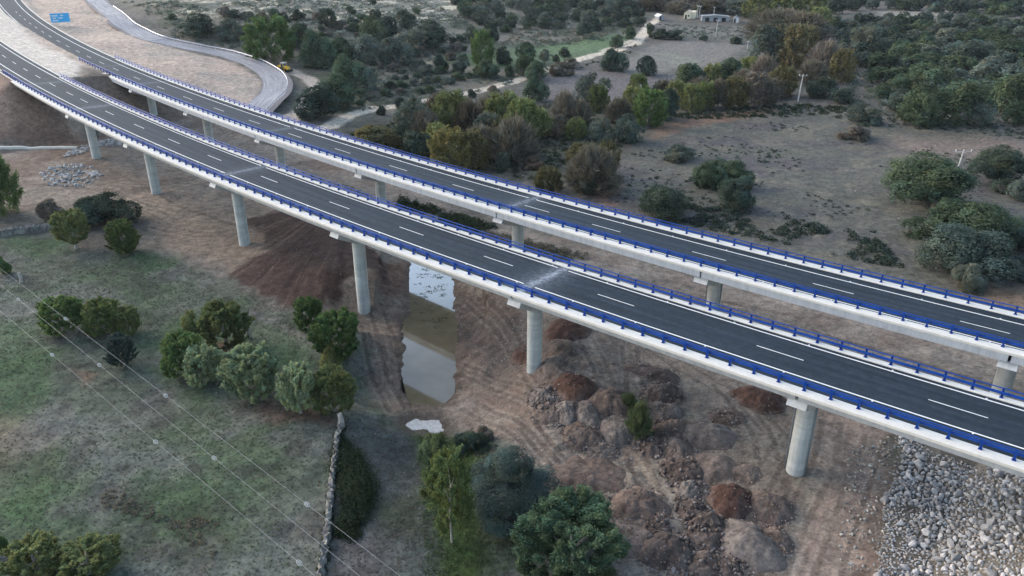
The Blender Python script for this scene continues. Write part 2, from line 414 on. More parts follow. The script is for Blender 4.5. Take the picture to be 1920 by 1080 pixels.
# ------------------------------------------------------------------ the ground, one sheet to the horizon
RIPX = [(1690, 815), (1930, 880), (2120, 960), (2120, 1300), (1650, 1300), (1655, 1085), (1668, 1010), (1680, 930), (1700, 890)]
def catmull2(P, n=10):
    P = np.vstack([2 * P[0] - P[1], P, 2 * P[-1] - P[-2]]); out = []
    for k in range(1, len(P) - 2):
        a, b, c, d = P[k - 1:k + 3]
        for t in np.linspace(0, 1, n, endpoint=False): out.append(.5 * (2 * b + (c - a) * t + (2 * a - 5 * b + 4 * c - d) * t * t + (3 * b - a - 3 * c + d) * t ** 3))
    return np.array(out + [P[-2]])
def build_ground():
    v = np.concatenate([np.linspace(1260, 20, 800), np.linspace(18.5, -128, 110)])
    a = PITCH + np.arctan((v - 540) / F)
    ys = np.concatenate([[-400, -150, -30, 10, 28, 38], ZC / np.tan(a), [3300, 5000, 8000, 12000]])
    ys = np.sort(ys)
    t = np.linspace(-1, 1, 901); t = .82 * t + .18 * t ** 3 + 0 * t
    W = np.where(ys < 30, 110, .74 * ys + 30); W = np.maximum(W, 66); W[ys < 20] = 300
    Y = np.repeat(ys[:, None], len(t), 1); X = t[None, :] * W[:, None]
    x, y = X.ravel(), Y.ravel()
    z = ground_z(x, y)
    nr, nc = len(ys), len(t)
    idx = np.arange(nr * nc).reshape(nr, nc)
    faces = np.stack([idx[:-1, :-1], idx[:-1, 1:], idx[1:, 1:], idx[1:, :-1]], -1).reshape(-1, 4)
    # ---- albedo by region (soil, grass, rock, worn tracks), edges broken by noise
    n30 = fbm(x, y, 30, 4, 1); n8 = fbm(x, y, 8, 4, 2); n3 = fbm(x, y, 3, 4, 3); n1 = fbm(x, y, 1.0, 3, 4)
    far = np.hypot(x, y)
    c = np.zeros((len(x), 3)) + lin(101, 95, 90)
    def mix(mask, col):
        c[:] = c + (np.asarray(col) - c) * mask[:, None]
    def wpoly(px):
        P = at([p[0] for p in px], [p[1] for p in px]); return [tuple(p[:2]) for p in P]
    def region(px, col, soft=2.0, wob=3.0, k=1.0, pat=None):
        poly = wpoly(px); bx = [p[0] for p in poly]; by = [p[1] for p in poly]; pad = soft + wob * 2 + 1
        m = np.where((x > min(bx) - pad) & (x < max(bx) + pad) & (y > min(by) - pad) & (y < max(by) + pad))[0]
        sd = poly_sd(x[m], y[m], poly) + (n3[m] - .5) * wob * 1.4 + (n8[m] - .5) * wob
        mask = sstep(soft, -soft, sd) * k
        if pat is not None: mask = mask * pat[m]
        c[m] += (np.asarray(col) - c[m]) * mask[:, None]
    def stripe(px, col, width, soft=.8, wob=.6, k=1.0, pat=None):
        pts = wpoly(px); bx = [p[0] for p in pts]; by = [p[1] for p in pts]; pad = width + soft + wob + 1
        m = np.where((x > min(bx) - pad) & (x < max(bx) + pad) & (y > min(by) - pad) & (y < max(by) + pad))[0]
        d = line_d(x[m], y[m], pts) + (n3[m] - .5) * wob * 2 + (n1[m] - .5) * wob * .6
        mask = sstep(width / 2 + soft, width / 2 - soft, d) * k
        if pat is not None: mask = mask * pat[m]
        c[m] += (np.asarray(col) - c[m]) * mask[:, None]
    # open country: dry turf, heath
    mix(sstep(.45, .7, n30) * .6, lin(84, 84, 78)); mix(sstep(.52, .75, n8) * .6, lin(76, 76, 68)); mix(sstep(.55, .8, n3) * .55, lin(124, 116, 110))
    region([(-200, -60), (200, -20), (330, 75), (520, 125), (640, 225), (800, 195), (960, 155), (1215, 45), (1300, -60)], lin(112, 106, 95), 6, 6, .8)
    region([(-200, -60), (200, -20), (330, 75), (520, 125), (640, 225), (800, 195), (960, 155), (1215, 45), (1300, -60)], lin(70, 78, 62), 6, 6, .8, sstep(.45, .62, n8))
    # rocky hillside
    xr, yr = x * .5 + y * .87, -x * .87 + y * .5
    rk = sstep(.56, .68, fbm(xr * .35, yr * 1.3, 3.2, 4, 41)) * sstep(.35, .6, n30 + .12)
    region([(340, -40), (900, -40), (860, 40), (800, 112), (700, 82), (610, 66), (520, 62), (380, 50), (300, 20)], lin(212, 200, 176), 8, 8, .9, rk)
    region([(340, -40), (900, -40), (820, 100), (600, 70), (380, 50)], lin(120, 116, 108), 8, 8, .55, sstep(.4, .6, n8))
    # fields
    region([(812, 112), (905, 98), (960, 92), (1080, 76), (1150, 64), (1192, 70), (1135, 103), (1000, 122), (960, 128), (900, 124)], lin(86, 102, 74), 3, 4, .95)
    region([(1000, 92), (1150, 70), (1150, 90), (1030, 105)], lin(98, 116, 82), 4, 3, .7)
    region([(1172, 112), (1235, 82), (1262, 76), (1330, 80), (1402, 82), (1388, 98), (1345, 122), (1290, 124), (1210, 142), (1160, 134)], lin(118, 112, 108), 3, 4)
    region([(1200, 105), (1330, 90), (1320, 118), (1220, 132)], lin(128, 130, 116), 5, 5, .5, sstep(.45, .6, fbm(x + y * .4, y * 0 + x * .1, 5, 3, 51)))
    region([(1000, 150), (1060, 128), (1150, 135), (1260, 140), (1250, 190), (1120, 235), (1040, 200)], lin(106, 100, 100), 4, 5)
    region([(1230, 45), (1400, 50), (1400, 66), (1240, 66)], lin(112, 108, 102), 5, 4, .8)
    region([(1640, 22), (1790, 20), (1800, 38), (1690, 42)], lin(138, 132, 126), 6, 5)
    big = [(1150, 330), (1190, 265), (1300, 232), (1440, 203), (1560, 208), (1700, 240), (1990, 245), (1990, 590), (1500, 475), (1090, 385)]
    region(big, lin(92, 90, 84), 4, 5)
    region(big, lin(84, 80, 82), 4, 5, .75, sstep(.46, .62, fbm(x * .5, y * 1.2, 9, 4, 61)))
    region(big, lin(112, 106, 95), 4, 5, .6, sstep(.52, .7, fbm(x, y, 6, 4, 62)))
    region([(1230, 235), (1330, 212), (1450, 200), (1450, 212), (1300, 240), (1220, 262)], lin(132, 104, 88), 2, 3, .8)
    region([(1640, 262), (1920, 262), (1920, 300), (1700, 296)], lin(128, 112, 104), 6, 5, .7)
    region([(1180, 380), (1260, 330), (1400, 400), (1600, 430), (1700, 500), (1500, 462)], lin(78, 76, 70), 5, 6, .7, sstep(.4, .6, n8))
    region([(1090, 355), (1130, 330), (1160, 350), (1140, 385)], lin(130, 98, 84), 2, 3, .7)
    region([(1830, 540), (1990, 535), (1990, 600), (1860, 570)], lin(134, 110, 92), 3, 4, .9)
    # river wood floor
    region([(640, 245), (760, 215), (1000, 190), (1160, 200), (1200, 260), (1100, 340), (1010, 340), (700, 285)], lin(72, 72, 62), 5, 6, .9)
    region([(960, 290), (1090, 240), (1160, 290), (1080, 330), (980, 330)], lin(98, 100, 84), 4, 5, .7, sstep(.4, .6, n8))
    # earthworks below and between the decks
    dirt = [(-300, 262), (0, 270), (160, 272), (230, 180), (330, 185), (480, 210), (620, 248), (640, 300), (760, 330), (900, 425), (1100, 460), (1300, 520), (1500, 560), (1990, 650), (1990, 780), (1680, 815), (1655, 950), (1700, 1200),
            (1160, 1200), (1100, 1000), (1020, 900), (890, 830), (850, 785), (770, 768), (735, 775), (680, 720), (695, 650), (610, 580), (500, 560), (440, 510), (310, 470), (270, 400), (120, 405), (-300, 395)]
    region(dirt, lin(127, 116, 108), 1.2, 3)
    region(dirt, lin(112, 98, 91), 1.5, 3, .7, sstep(.45, .65, n8)); region(dirt, lin(144, 132, 124), 1.5, 3, .6, sstep(.5, .7, fbm(x, y, 5, 4, 71)))
    region(dirt, lin(110, 88, 80), 1.5, 3, .55, sstep(.55, .7, fbm(x, y, 14, 3, 72)))
    region([(180, 375), (290, 355), (420, 362), (440, 395), (330, 420), (250, 395)], lin(146, 130, 118), 2, 3, .8)
    region([(290, 420), (440, 400), (520, 440), (480, 520), (420, 500), (320, 465)], lin(128, 112, 100), 2, 3, .7)
    region([(680, 660), (770, 560), (770, 500), (690, 480), (640, 560), (660, 640)], lin(124, 110, 100), 1.5, 2, .6)
    region([(700, 480), (770, 490), (772, 545), (740, 560), (695, 520)], lin(98, 74, 64), 1.5, 2, .8)
    region([(850, 530), (930, 545), (970, 600), (930, 680), (860, 660), (852, 600)], lin(88, 72, 66), 1.5, 2, .8)
    region([(860, 600), (960, 600), (990, 690), (940, 740), (870, 720)], lin(96, 86, 82), 1.5, 2, .6)
    # freshly tipped red soil fan with rake lines
    fan = [(465, 412), (530, 392), (640, 430), (700, 470), (712, 500), (650, 520), (668, 560), (600, 575), (560, 560), (520, 580), (470, 540), (432, 528), (455, 500), (492, 470), (500, 440)]
    O = at1(650, 385)
    ang = np.arctan2(y - O[1], x - O[0])
    region(fan, lin(66, 50, 47), 1.0, 4, .95)
    region(fan, lin(98, 80, 74), 1.2, 2, .7, sstep(.50, .70, fbm(ang * 26, np.hypot(x - O[0], y - O[1]) * .05, 1, 3, 81)))
    region(fan, lin(48, 37, 35), 1.2, 2, .7, sstep(.55, .72, fbm(ang * 40 + 9, np.hypot(x - O[0], y - O[1]) * .06, 1, 3, 82)))
    # wheel-worn haul road beside the stone slope
    region([(1560, 780), (1665, 800), (1640, 930), (1580, 1200), (1420, 1200), (1480, 960)], lin(152, 134, 125), 1.2, 1.5, .9)
    for q in ([(1592, 800), (1580, 900), (1535, 1000), (1480, 1200)], [(1625, 815), (1610, 900), (1570, 1000), (1520, 1200)]):
        stripe(q, lin(128, 112, 105), 1.1, .5, .3, .8)
    stripe([(1610, 860), (1590, 920), (1550, 1000)], lin(164, 150, 140), .5, .4, .3, .7)
    stripe([(1500, 905), (1530, 900), (1490, 990), (1440, 1200)], lin(130, 126, 118), 1.6, .8, .8, .6)
    region([(1000, 740), (1240, 700), (1480, 800), (1480, 900), (1440, 1200), (1160, 1200), (1060, 850)], lin(134, 126, 118), 2, 3, .6, sstep(.42, .62, fbm(x, y, 4, 4, 73)))
    region([(1100, 620), (1190, 640), (1200, 740), (1120, 720), (1080, 660)], lin(90, 84, 82), 2, 2, .6, sstep(.4, .6, fbm(x * 1.6, y * .5, 2, 3, 74)))
    # wheel tracks criss-crossing the site
    for q, w in (([(300, 360), (420, 330), (560, 300), (640, 290)], 2.2), ([(180, 300), (260, 340), (330, 380), (450, 420)], 2.0), ([(60, 340), (200, 350), (330, 330)], 2.5), ([(690, 600), (720, 660), (760, 700)], 1.0), ([(720, 600), (745, 680), (750, 750)], 1.0),
                 ([(870, 700), (980, 760), (1040, 850), (1060, 900)], 1.2), ([(900, 660), (1010, 730), (1080, 830)], 1.2), ([(1180, 660), (1170, 740), (1180, 880), (1220, 960)], 1.0), ([(1205, 660), (1200, 740), (1210, 880), (1240, 950)], 1.0), ([(1100, 520), (1300, 555), (1600, 640), (1900, 730)], 2.5), ([(1000, 480), (1200, 525), (1500, 590)], 2.0), ([(1380, 800), (1400, 900)], 1.2)):
        stripe(q, lin(138, 124, 114), w, .9, .8, .5); stripe([(a + 3, b + 5) for a, b in q], lin(84, 70, 66), w * .3, .5, .5, .6)
    # pale embankment and fill at the upper left
    emb = [(-200, 40), (-60, -30), (160, -12), (200, 30), (262, 74), (330, 92), (440, 118), (488, 150), (486, 190), (455, 225), (400, 218), (320, 180), (240, 150), (180, 130), (140, 120), (120, 150), (160, 230), (150, 262), (-300, 262)]
    region(emb, lin(182, 160, 147), 2, 2.5)
    region(emb, lin(158, 146, 138), 2, 2.5, .6, sstep(.45, .65, n8)); region(emb, lin(192, 168, 154), 2, 2.5, .6, sstep(.5, .7, n30)); region(emb, lin(140, 132, 116), 2, 2, .5, sstep(.6, .75, n3))
    region([(-200, 20), (10, 20), (80, 85), (150, 118), (165, 140), (112, 148), (60, 112), (-200, 40)], lin(206, 192, 182), 1.5, 1.5, .9)
    region([(-300, 128), (-20, 122), (60, 172), (130, 232), (160, 268), (60, 275), (-300, 270)], lin(112, 92, 84), 1.5, 2.5, .85)
    region([(-300, 128), (-20, 122), (60, 172), (130, 232), (160, 268), (-300, 270)], lin(148, 126, 114), 1.5, 2.5, .6, sstep(.48, .66, n8))
    region([(150, 125), (230, 160), (330, 200), (300, 230), (220, 200), (150, 160)], lin(112, 98, 90), 1.5, 2, .85)
    region([(170, 135), (205, 150), (195, 165), (160, 150)], lin(72, 62, 58), 1, 1.5, .8)
    # tracks
    stripe([(540, 132), (575, 146), (602, 166), (580, 195), (545, 222), (500, 245)], lin(186, 170, 160), 5.5, .8, .8)
    stripe([(580, 250), (620, 236), (650, 218), (700, 204), (760, 196), (830, 183), (900, 170), (962, 154), (1010, 136), (1060, 119), (1110, 104), (1160, 94), (1192, 82), (1207, 65), (1214, 48), (1235, 35)], lin(204, 188, 172), 4.6, .8, .9)
    stripe([(700, 204), (830, 183), (962, 154)], lin(150, 142, 130), .8, .4, .4, .7)
    stripe([(1130, 95), (1185, 76), (1205, 60)], lin(204, 190, 174), 3.0, 1, .8, .8)
    # near meadow
    mead = [(-400, 442), (90, 440), (150, 470), (260, 480), (320, 492), (420, 525), (500, 575), (580, 610), (690, 655), (675, 720), (740, 780), (770, 800), (860, 815), (1000, 880), (1100, 1000), (1160, 1300), (-400, 1300)]
    region(mead, lin(88, 93, 82), 1.2, 2.5)
    region(mead, lin(76, 90, 70), 1.5, 2.5, .8, sstep(.47, .62, fbm(x, y, 16, 4, 91))); region(mead, lin(106, 105, 102), 1.5, 2.5, .7, sstep(.5, .66, fbm(x, y, 11, 4, 92)))
    region(mead, lin(62, 62, 58), 1.5, 2.5, .55, sstep(.55, .7, n3))
    for q in ([(-20, 600), (60, 590), (110, 680), (60, 780), (-40, 800)], [(250, 625), (340, 590), (440, 590), (450, 640), (350, 660), (280, 650)], [(260, 470), (320, 480), (310, 500), (270, 500)], [(0, 450), (130, 445), (120, 470), (0, 480)], [(60, 860), (130, 840), (160, 920), (60, 990), (10, 960)],
              [(260, 900), (340, 890), (430, 960), (440, 1010), (330, 1000), (240, 950)], [(470, 640), (560, 640), (570, 690), (480, 690)], [(290, 690), (350, 720), (420, 780), (340, 740)]):
        region(q, lin(66, 88, 58), 2.5, 4, .7)
    region([(-60, 770), (40, 790), (60, 850), (10, 900), (-60, 890)], lin(112, 94, 80), 3, 4, .45)
    for q in ([(50, 870), (100, 860), (110, 895), (60, 900)], [(190, 920), (270, 930), (260, 960), (200, 950)], [(330, 950), (410, 940), (420, 1000), (380, 1060), (340, 1000)]):
        region(q, lin(66, 60, 56), 2.5, 3, .55)
    for q in ([(420, 640), (450, 655), (440, 680), (380, 670)], [(500, 745), (640, 785), (640, 800), (520, 790), (470, 770)], [(130, 690), (180, 700), (160, 720)]):
        region(q, lin(112, 88, 76), 1.0, 1.6, .8)
    region([(640, 790), (775, 800), (800, 860), (830, 1000), (840, 1300), (600, 1300), (620, 1000)], lin(74, 78, 78), 1.5, 2, .85)
    region([(780, 815), (900, 815), (930, 900), (900, 1010), (900, 1300), (800, 1300), (830, 1010), (800, 930)], lin(56, 74, 36), 1.5, 2, .9)
    region([(700, 940), (790, 930), (800, 1000), (720, 1010)], lin(58, 64, 48), 1.5, 2, .7); region([(640, 1000), (740, 1010), (700, 1100), (620, 1080)], lin(98, 92, 92), 2, 2, .6)
    region([(1040, 880), (1110, 900), (1130, 960), (1080, 960)], lin(64, 92, 40), 1.5, 2, .8)
    stripe([(470, 585), (540, 615), (600, 640), (680, 690)], lin(108, 104, 104), 1.0, .8, .8, .7)
    # machine ruts and tyre tracks, pairs of narrow worn lines
    g = np.random.default_rng(77)
    for a in ([(880, 560), (960, 640), (1020, 740), (1120, 860)], [(860, 690), (960, 730), (1080, 800), (1180, 900)], [(1210, 640), (1300, 700), (1400, 760), (1470, 830)], [(1180, 650), (1190, 740), (1185, 830), (1230, 940)], [(1480, 820), (1430, 900), (1380, 1000)], [(1560, 790), (1540, 880), (1490, 980), (1440, 1100)], [(1640, 820), (1612, 900), (1580, 990), (1545, 1100)],
              [(700, 560), (730, 640), (740, 720)], [(690, 610), (705, 680), (745, 770)], [(280, 420), (380, 440), (470, 430)], [(240, 380), (340, 400), (430, 390), (520, 370)], [(60, 300), (180, 340), (300, 350), (400, 330)], [(120, 330), (230, 370), (330, 420)], [(1050, 500), (1200, 540), (1400, 590), (1600, 650)], [(1250, 540), (1450, 600), (1700, 680), (1880, 740)], [(990, 800), (1040, 860), (1150, 960)],
              [(880, 760), (960, 800), (1030, 870)], [(1100, 640), (1130, 700), (1140, 760)], [(1350, 720), (1420, 800), (1440, 860)]):
        for off in (-1.0, 1.0):
            W_ = at([p[0] for p in a], [p[1] for p in a]); t = np.gradient(W_[:, :2], axis=0); t /= np.linalg.norm(t, axis=1, keepdims=True)
            Q = W_[:, :2] + np.stack([-t[:, 1], t[:, 0]], 1) * off; cm = catmull2(Q)
            bx, by = cm[:, 0], cm[:, 1]; m = np.where((x > bx.min() - 2) & (x < bx.max() + 2) & (y > by.min() - 2) & (y < by.max() + 2))[0]
            d = line_d(x[m], y[m], [tuple(q) for q in cm]) + (n1[m] - .5) * .25
            tread = .6 + .4 * (n1[m] > .5)
            k = sstep(.42, .2, d)[:, None] * .5 * tread[:, None]; c[m] += (lin(80, 70, 66) - c[m]) * k
            k = (sstep(.75, .5, d) * sstep(.3, .5, d))[:, None] * .4; c[m] += (lin(142, 132, 124) - c[m]) * k
    # streaky graded haul road
    hp = wpoly([(1560, 780), (1665, 800), (1640, 930), (1580, 1200), (1420, 1200), (1480, 960)]); A_, B_ = at1(1600, 820), at1(1510, 1050); dd = (B_ - A_)[:2]; dd /= np.linalg.norm(dd)
    m = np.where(poly_sd(x, y, hp) < 0)[0]; al = x[m] * dd[0] + y[m] * dd[1]; ac = -x[m] * dd[1] + y[m] * dd[0]
    st = fbm(ac * 2.2, al * .12, 1, 4, 55)[:, None]; c[m] *= .78 + .5 * st
    region(RIPX, lin(104, 97, 91), 1.0, 1.5, .9)
    # damp river margin
    for poly in (RIVER, PUDDLE):
        bx = [p[0] for p in poly]; by = [p[1] for p in poly]
        m = np.where((x > min(bx) - 6) & (x < max(bx) + 6) & (y > min(by) - 6) & (y < max(by) + 6))[0]
        sd = poly_sd(x[m], y[m], poly) + (n1[m] - .5) * 1.0
        k = sstep(2.2, .2, sd)[:, None] * .7
        c[m] += (lin(84, 74, 68) - c[m]) * k
    # speckle
    c *= np.array([.965, 1.0, .965])
    c *= (1 + (n1[:, None] - .5) * .5)
    c *= (1 + (_hash(np.floor(x * 5), np.floor(y * 5), 3)[:, None] - .5) * .22)
    me = mesh_np('ground', np.stack([x, y, z], 1), faces, True, attrs={'albedo': np.clip(c, .01, .85)})
    tag(link_mesh('ground', me, M['ground']), kind='structure')
build_ground()

# water surfaces
def water_sheet(name, poly, grow, mt=None):
    cx = sum(p[0] for p in poly) / len(poly); cy = sum(p[1] for p in poly) / len(poly)
    P = []
    for px_, py_ in poly:
        d = math.hypot(px_ - cx, py_ - cy); P.append((px_ + (px_ - cx) / d * grow, py_ + (py_ - cy) / d * grow, WATER_Z))
    me = bpy.data.meshes.new(name); me.from_pydata(P, [], [tuple(range(len(P)))[::-1]]); me.update()
    if me.polygons[0].normal.z < 0: me.flip_normals()
    return tag(link_mesh(name, me, mt or M['water']), kind='structure')
water_sheet('river_water', RIVER, .9)
M['milky'] = plain('milky_puddle', (.50, .51, .51), .12, .25, 2.5, spec=.6)
tag(water_sheet('puddle_water', PUDDLE, .8, M['milky']))
# ------------------------------------------------------------------ sweeping sections along a deck
def sweep(name, i, prof, s0, s1, step, mat, parent=None, closed=True, caps=True, smooth=False, attr=None):
    n = max(2, int(math.ceil((s1 - s0) / step)) + 1); ss = np.linspace(s0, s1, n); k = len(prof)
    V = np.concatenate([dp(i, ss, o, h)[:, None, :] for o, h in prof], 1).reshape(-1, 3)
    UVs = np.stack([np.repeat(ss, k), np.tile([p[0] for p in prof], n)], 1)
    idx = np.arange(n * k).reshape(n, k)
    if closed: idx = np.concatenate([idx, idx[:, :1]], 1)
    f = np.stack([idx[:-1, :-1], idx[:-1, 1:], idx[1:, 1:], idx[1:, :-1]], -1).reshape(-1, 4)
    at_ = None
    if attr is not None: at_ = {'dust': np.repeat(attr(UVs[:, 0], UVs[:, 1])[:, None], 3, 1)}
    if closed and caps:
        me = bpy.data.meshes.new(name)
        F_ = [tuple(map(int, q)) for q in f] + [tuple(range(k))[::-1], tuple(range((n - 1) * k, n * k))]
        me.from_pydata([tuple(p) for p in V], [], F_); me.update()
        import bmesh
        bm = bmesh.new(); bm.from_mesh(me); bmesh.ops.recalc_face_normals(bm, faces=bm.faces); bm.to_mesh(me); bm.free()
    else:
        me = mesh_np(name, V, f, smooth, UVs, at_)
    return link_mesh(name, me, mat, parent)

DECKS = [dict(near=7.15, nin=5.72, post_n=6.12, far=-4.95, fin=-4.15, post_f=-4.62, fb=(6.72, -.86), col=2.3, dashes=[-0.66, 16.09, 35.97, 54.04, 70.5, 86.86, 106.22, 124.52, 140.62, 156.85, 172.93, 189.05, 199.19, 212.95, 225.86, 238.47, 251.2, 264, 277, 290, 303, 316, 329, 342, -17.5, -34.5, -51.5],
              joints=[9.3, 43.6, 77.4, 111.1, 145.9, 178.6], caps_dz=0, exp=[43.6, 111.1, 178.6, 213.5]),
         dict(near=5.52, nin=4.06, post_n=4.40, far=-6.45, fin=-5.2, post_f=-5.80, fb=(5.34, -1.06), col=.2, dashes=[-18.34, -1.63, 15.05, 31.68, 44.78, 60.98, 77.72, 94.52, 111.17, 127.61, 144.19, 160.99, 177.66, 194.28, 211.33, 224, 236.5, 249, 261.5, 274, 286.5, 299, 311.5, 324, 336.5, 349, 361, -35.2, -52],
              joints=[-24.1, 11.0, 46.0, 80.6, 115.4, 149.0, 183.2], caps_dz=0, exp=[46.0, 115.4, 183.2, 215])]
DL = ['near', 'far']

def post_mesh():
    m = MB()   # flat slanted plate post: wide at the foot, bracket near the top (x along the bridge, y towards the road = -1)
    prof = [(-.02, .06, 0), (.22, .06, 0), (.22, 0, 0)]
    side = lambda x: [(x, .17, .0), (x, -.17, .0), (x, -.15, .03), (x, -.02, .45), (x, -.04, .98), (x, .07, 1.0), (x, .10, .5), (x, .17, .03)]
    m.prism(side(-.10), (0, 0, 0), (.03, 0, 0)); m.prism(side(.07), (0, 0, 0), (.03, 0, 0))
    m.box((0, .05, .5), (.14, .03, .9))
    m.box((0, 0, .016), (.34, .40, .03))
    m.box((0, -.09, .60), (.09, .14, .12))
    return m.mesh('post')
POST_ME = post_mesh(); POST_ME.materials.append(M['blue'])

def dust_fn(i):
    J = DECKS[i]['exp']
    def f(s, o):
        r = .07 * (np.exp(-((np.abs(np.abs(o) - 1.75) - .85) / .35) ** 2))
        for j, (e, k) in enumerate(zip(J, [1.0, .55, .5, .35])):
            d = np.abs(s - e)
            r = np.maximum(r, k * (.95 * np.exp(-(d / .55) ** 2) + .34 * np.exp(-(d / 2.6) ** 2)) * (1.0 if i == 0 else .6))
        return r
    return f

def build_deck(i):
    D = DECKS[i]; s0, s1 = S_START[i], S_END[i]
    base = dp(i, 100.0, 0.0)
    root = empty('viaduct', (0, 0, 0))
    tag(root, ['near curved road viaduct on round concrete columns, its full length in the open', 'farther road viaduct running behind the nearer one, half hidden by it'][i], 'viaduct', 'pair of motorway viaducts')
    J = sorted(D['joints']); ends = [s0] + J + [s1]
    # asphalt with dust marks at the expansion joints
    offs = np.linspace(D['fin'] - .02, D['nin'] + .02, 18)
    sweep('road_surface', i, [(o, 0.0) for o in offs], s0, s1, .5, M['asphalt'], root, closed=False, attr=dust_fn(i))
    # kerbs
    a, b = D['nin'], D['near']
    sweep('kerb', i, [(a, -.10), (a, .10), (a + .06, .125), (b - .38, .15), (b - .36, .13), (b - .05, .15), (b, .12), (b, -.16), (b - .30, -.16), (b - .30, -.12)], s0, s1, 2.0, M['kerb'], root)
    a, b = D['fin'], D['far']
    sweep('kerb', i, [(a, -.10), (a, .10), (a - .05, .125), (b + .05, .15), (b, .12), (b, -.32), (b + .25, -.32), (b + .25, -.12)], s0, s1, 2.0, M['kerb'], root)
    # girder spans with a slit over each pier
    fo, fz = D['fb']; mid = (D['near'] + D['far']) / 2
    for e0, e1 in zip(ends[:-1], ends[1:]):
        no = D['near'] - .06; lo = fo - 2.55; lz = fz - 1.05
        ffo = D['far'] + .1 + (D['near'] - fo)
        sweep('girder_span', i, [(no, -.17), (fo, fz), (lo, lz), (ffo + 2.4, lz), (ffo, fz), (D['far'] + .08, -.33), (D['far'] + .3, -.13), (no - .28, -.13), (no - .28, -.17)], e0 + .14, e1 - .14, 3.0, M['girder'], root)
    # piers
    for j in J:
        c = D['col']; top = -3.35
        p = dp(i, j, c); h = heading(i, j)
        g = float(ground_z(p[0], p[1])[0])
        T = np.array([math.cos(h), math.sin(h), 0]); Nn = np.array([-math.sin(h), math.cos(h), 0])
        m = MB(); rad = .96
        zt = p[2] + top + .25; zb = g - 1.6
        m.tube([(p[0], p[1], zb), (p[0], p[1], zb + (zt - zb) * .5), (p[0], p[1], zt)], rad, 28)
        col = m.build('pier', M['pier'], root, True)
        try:
            col.data.set_sharp_from_angle(angle=.9)
        except Exception: pass
        # hammerhead cap: bearing shelf with sloping ends
        L = fo - .5 - c
        prof = [(c + L, fz - .03), (c + L + .45, fz - .86), (c + 1.15, top), (c - 1.15, top), (c - L - .45, fz - .86), (c - L, fz - .03), (c - L + 2.3, fz - 1.12), (c + L - 2.3, fz - 1.12)]
        P = [dp(i, j, o, z) for o, z in prof]
        m = MB(); m.prism(P, tuple(-T * .95), tuple(T * .95)); m.build('pier_cap', M['cap'], col)
        if (i == 0 and j < 20) or (i == 1 and 0 < j < 20) :
            for sg in (-1, 1):
                q = p[:2] + Nn[:2] * .35 + T[:2] * sg * 1.06
                m = MB(); m.tube([(q[0], q[1], zb + .8), (q[0], q[1], p[2] - 2.0)], .07, 8); m.build('drainpipe', M['pipe'], col, True)
    # abutment walls
    for s, sg in ((s0, -1), (s1, 1)):
        P = [dp(i, s, o, z) for o, z in ((fo - .3, -.2), (fo - .3, -4.6), (D['far'] + .7, -4.6), (D['far'] + .7, -.2))]
        T = np.array([math.cos(heading(i, s)), math.sin(heading(i, s)), 0]) * sg
        m = MB(); m.prism(P, tuple(T * .2), tuple(T * 1.4)); m.build('abutment', M['cap'], root)
    # painted lines: edge lines broken at the joints, dashes
    E0 = [e for e in D['exp'] if e < s1 - 1]
    for o in (3.5, -3.5):
        cuts = [s0] + [q for e in sorted(E0[:2]) for q in (e - .85, e + .85)] + [s1]
        for q0, q1 in zip(cuts[::2], cuts[1::2]):
            sweep('edge_line', i, [(o - .10, .006), (o + .10, .006)], q0, q1, 2.0, M['paint'], root, closed=False)
    for d in D['dashes']:
        if s0 < d - 5 and d < s1: sweep('lane_dash', i, [(-.065, .006), (.065, .006)], d - 5, d, 1.0, M['paint'], root, closed=False)
    # raised studs beside the edge lines
    st = MB(); st.box((0, 0, .012), (.16, .14, .024)); sm = st.mesh('road_stud'); sm.materials.append(M['stud'])
    for o in (3.72, -3.72):
        for s in np.arange(s0 + 3, min(s1, 150), 8.4):
            q = link_mesh('road_stud', sm, None, root); q.location = dp(i, s, o, .004); q.rotation_euler = (0, 0, heading(i, s))
    return root

def rail_sections(sgn):
    """(lateral offset from the post, height, half width, half height) of the two rails"""
    return [('top_rail', 0.0, .99, .062, .062), ('barrier_rail', -.18 * sgn, .58, .06, .15)]

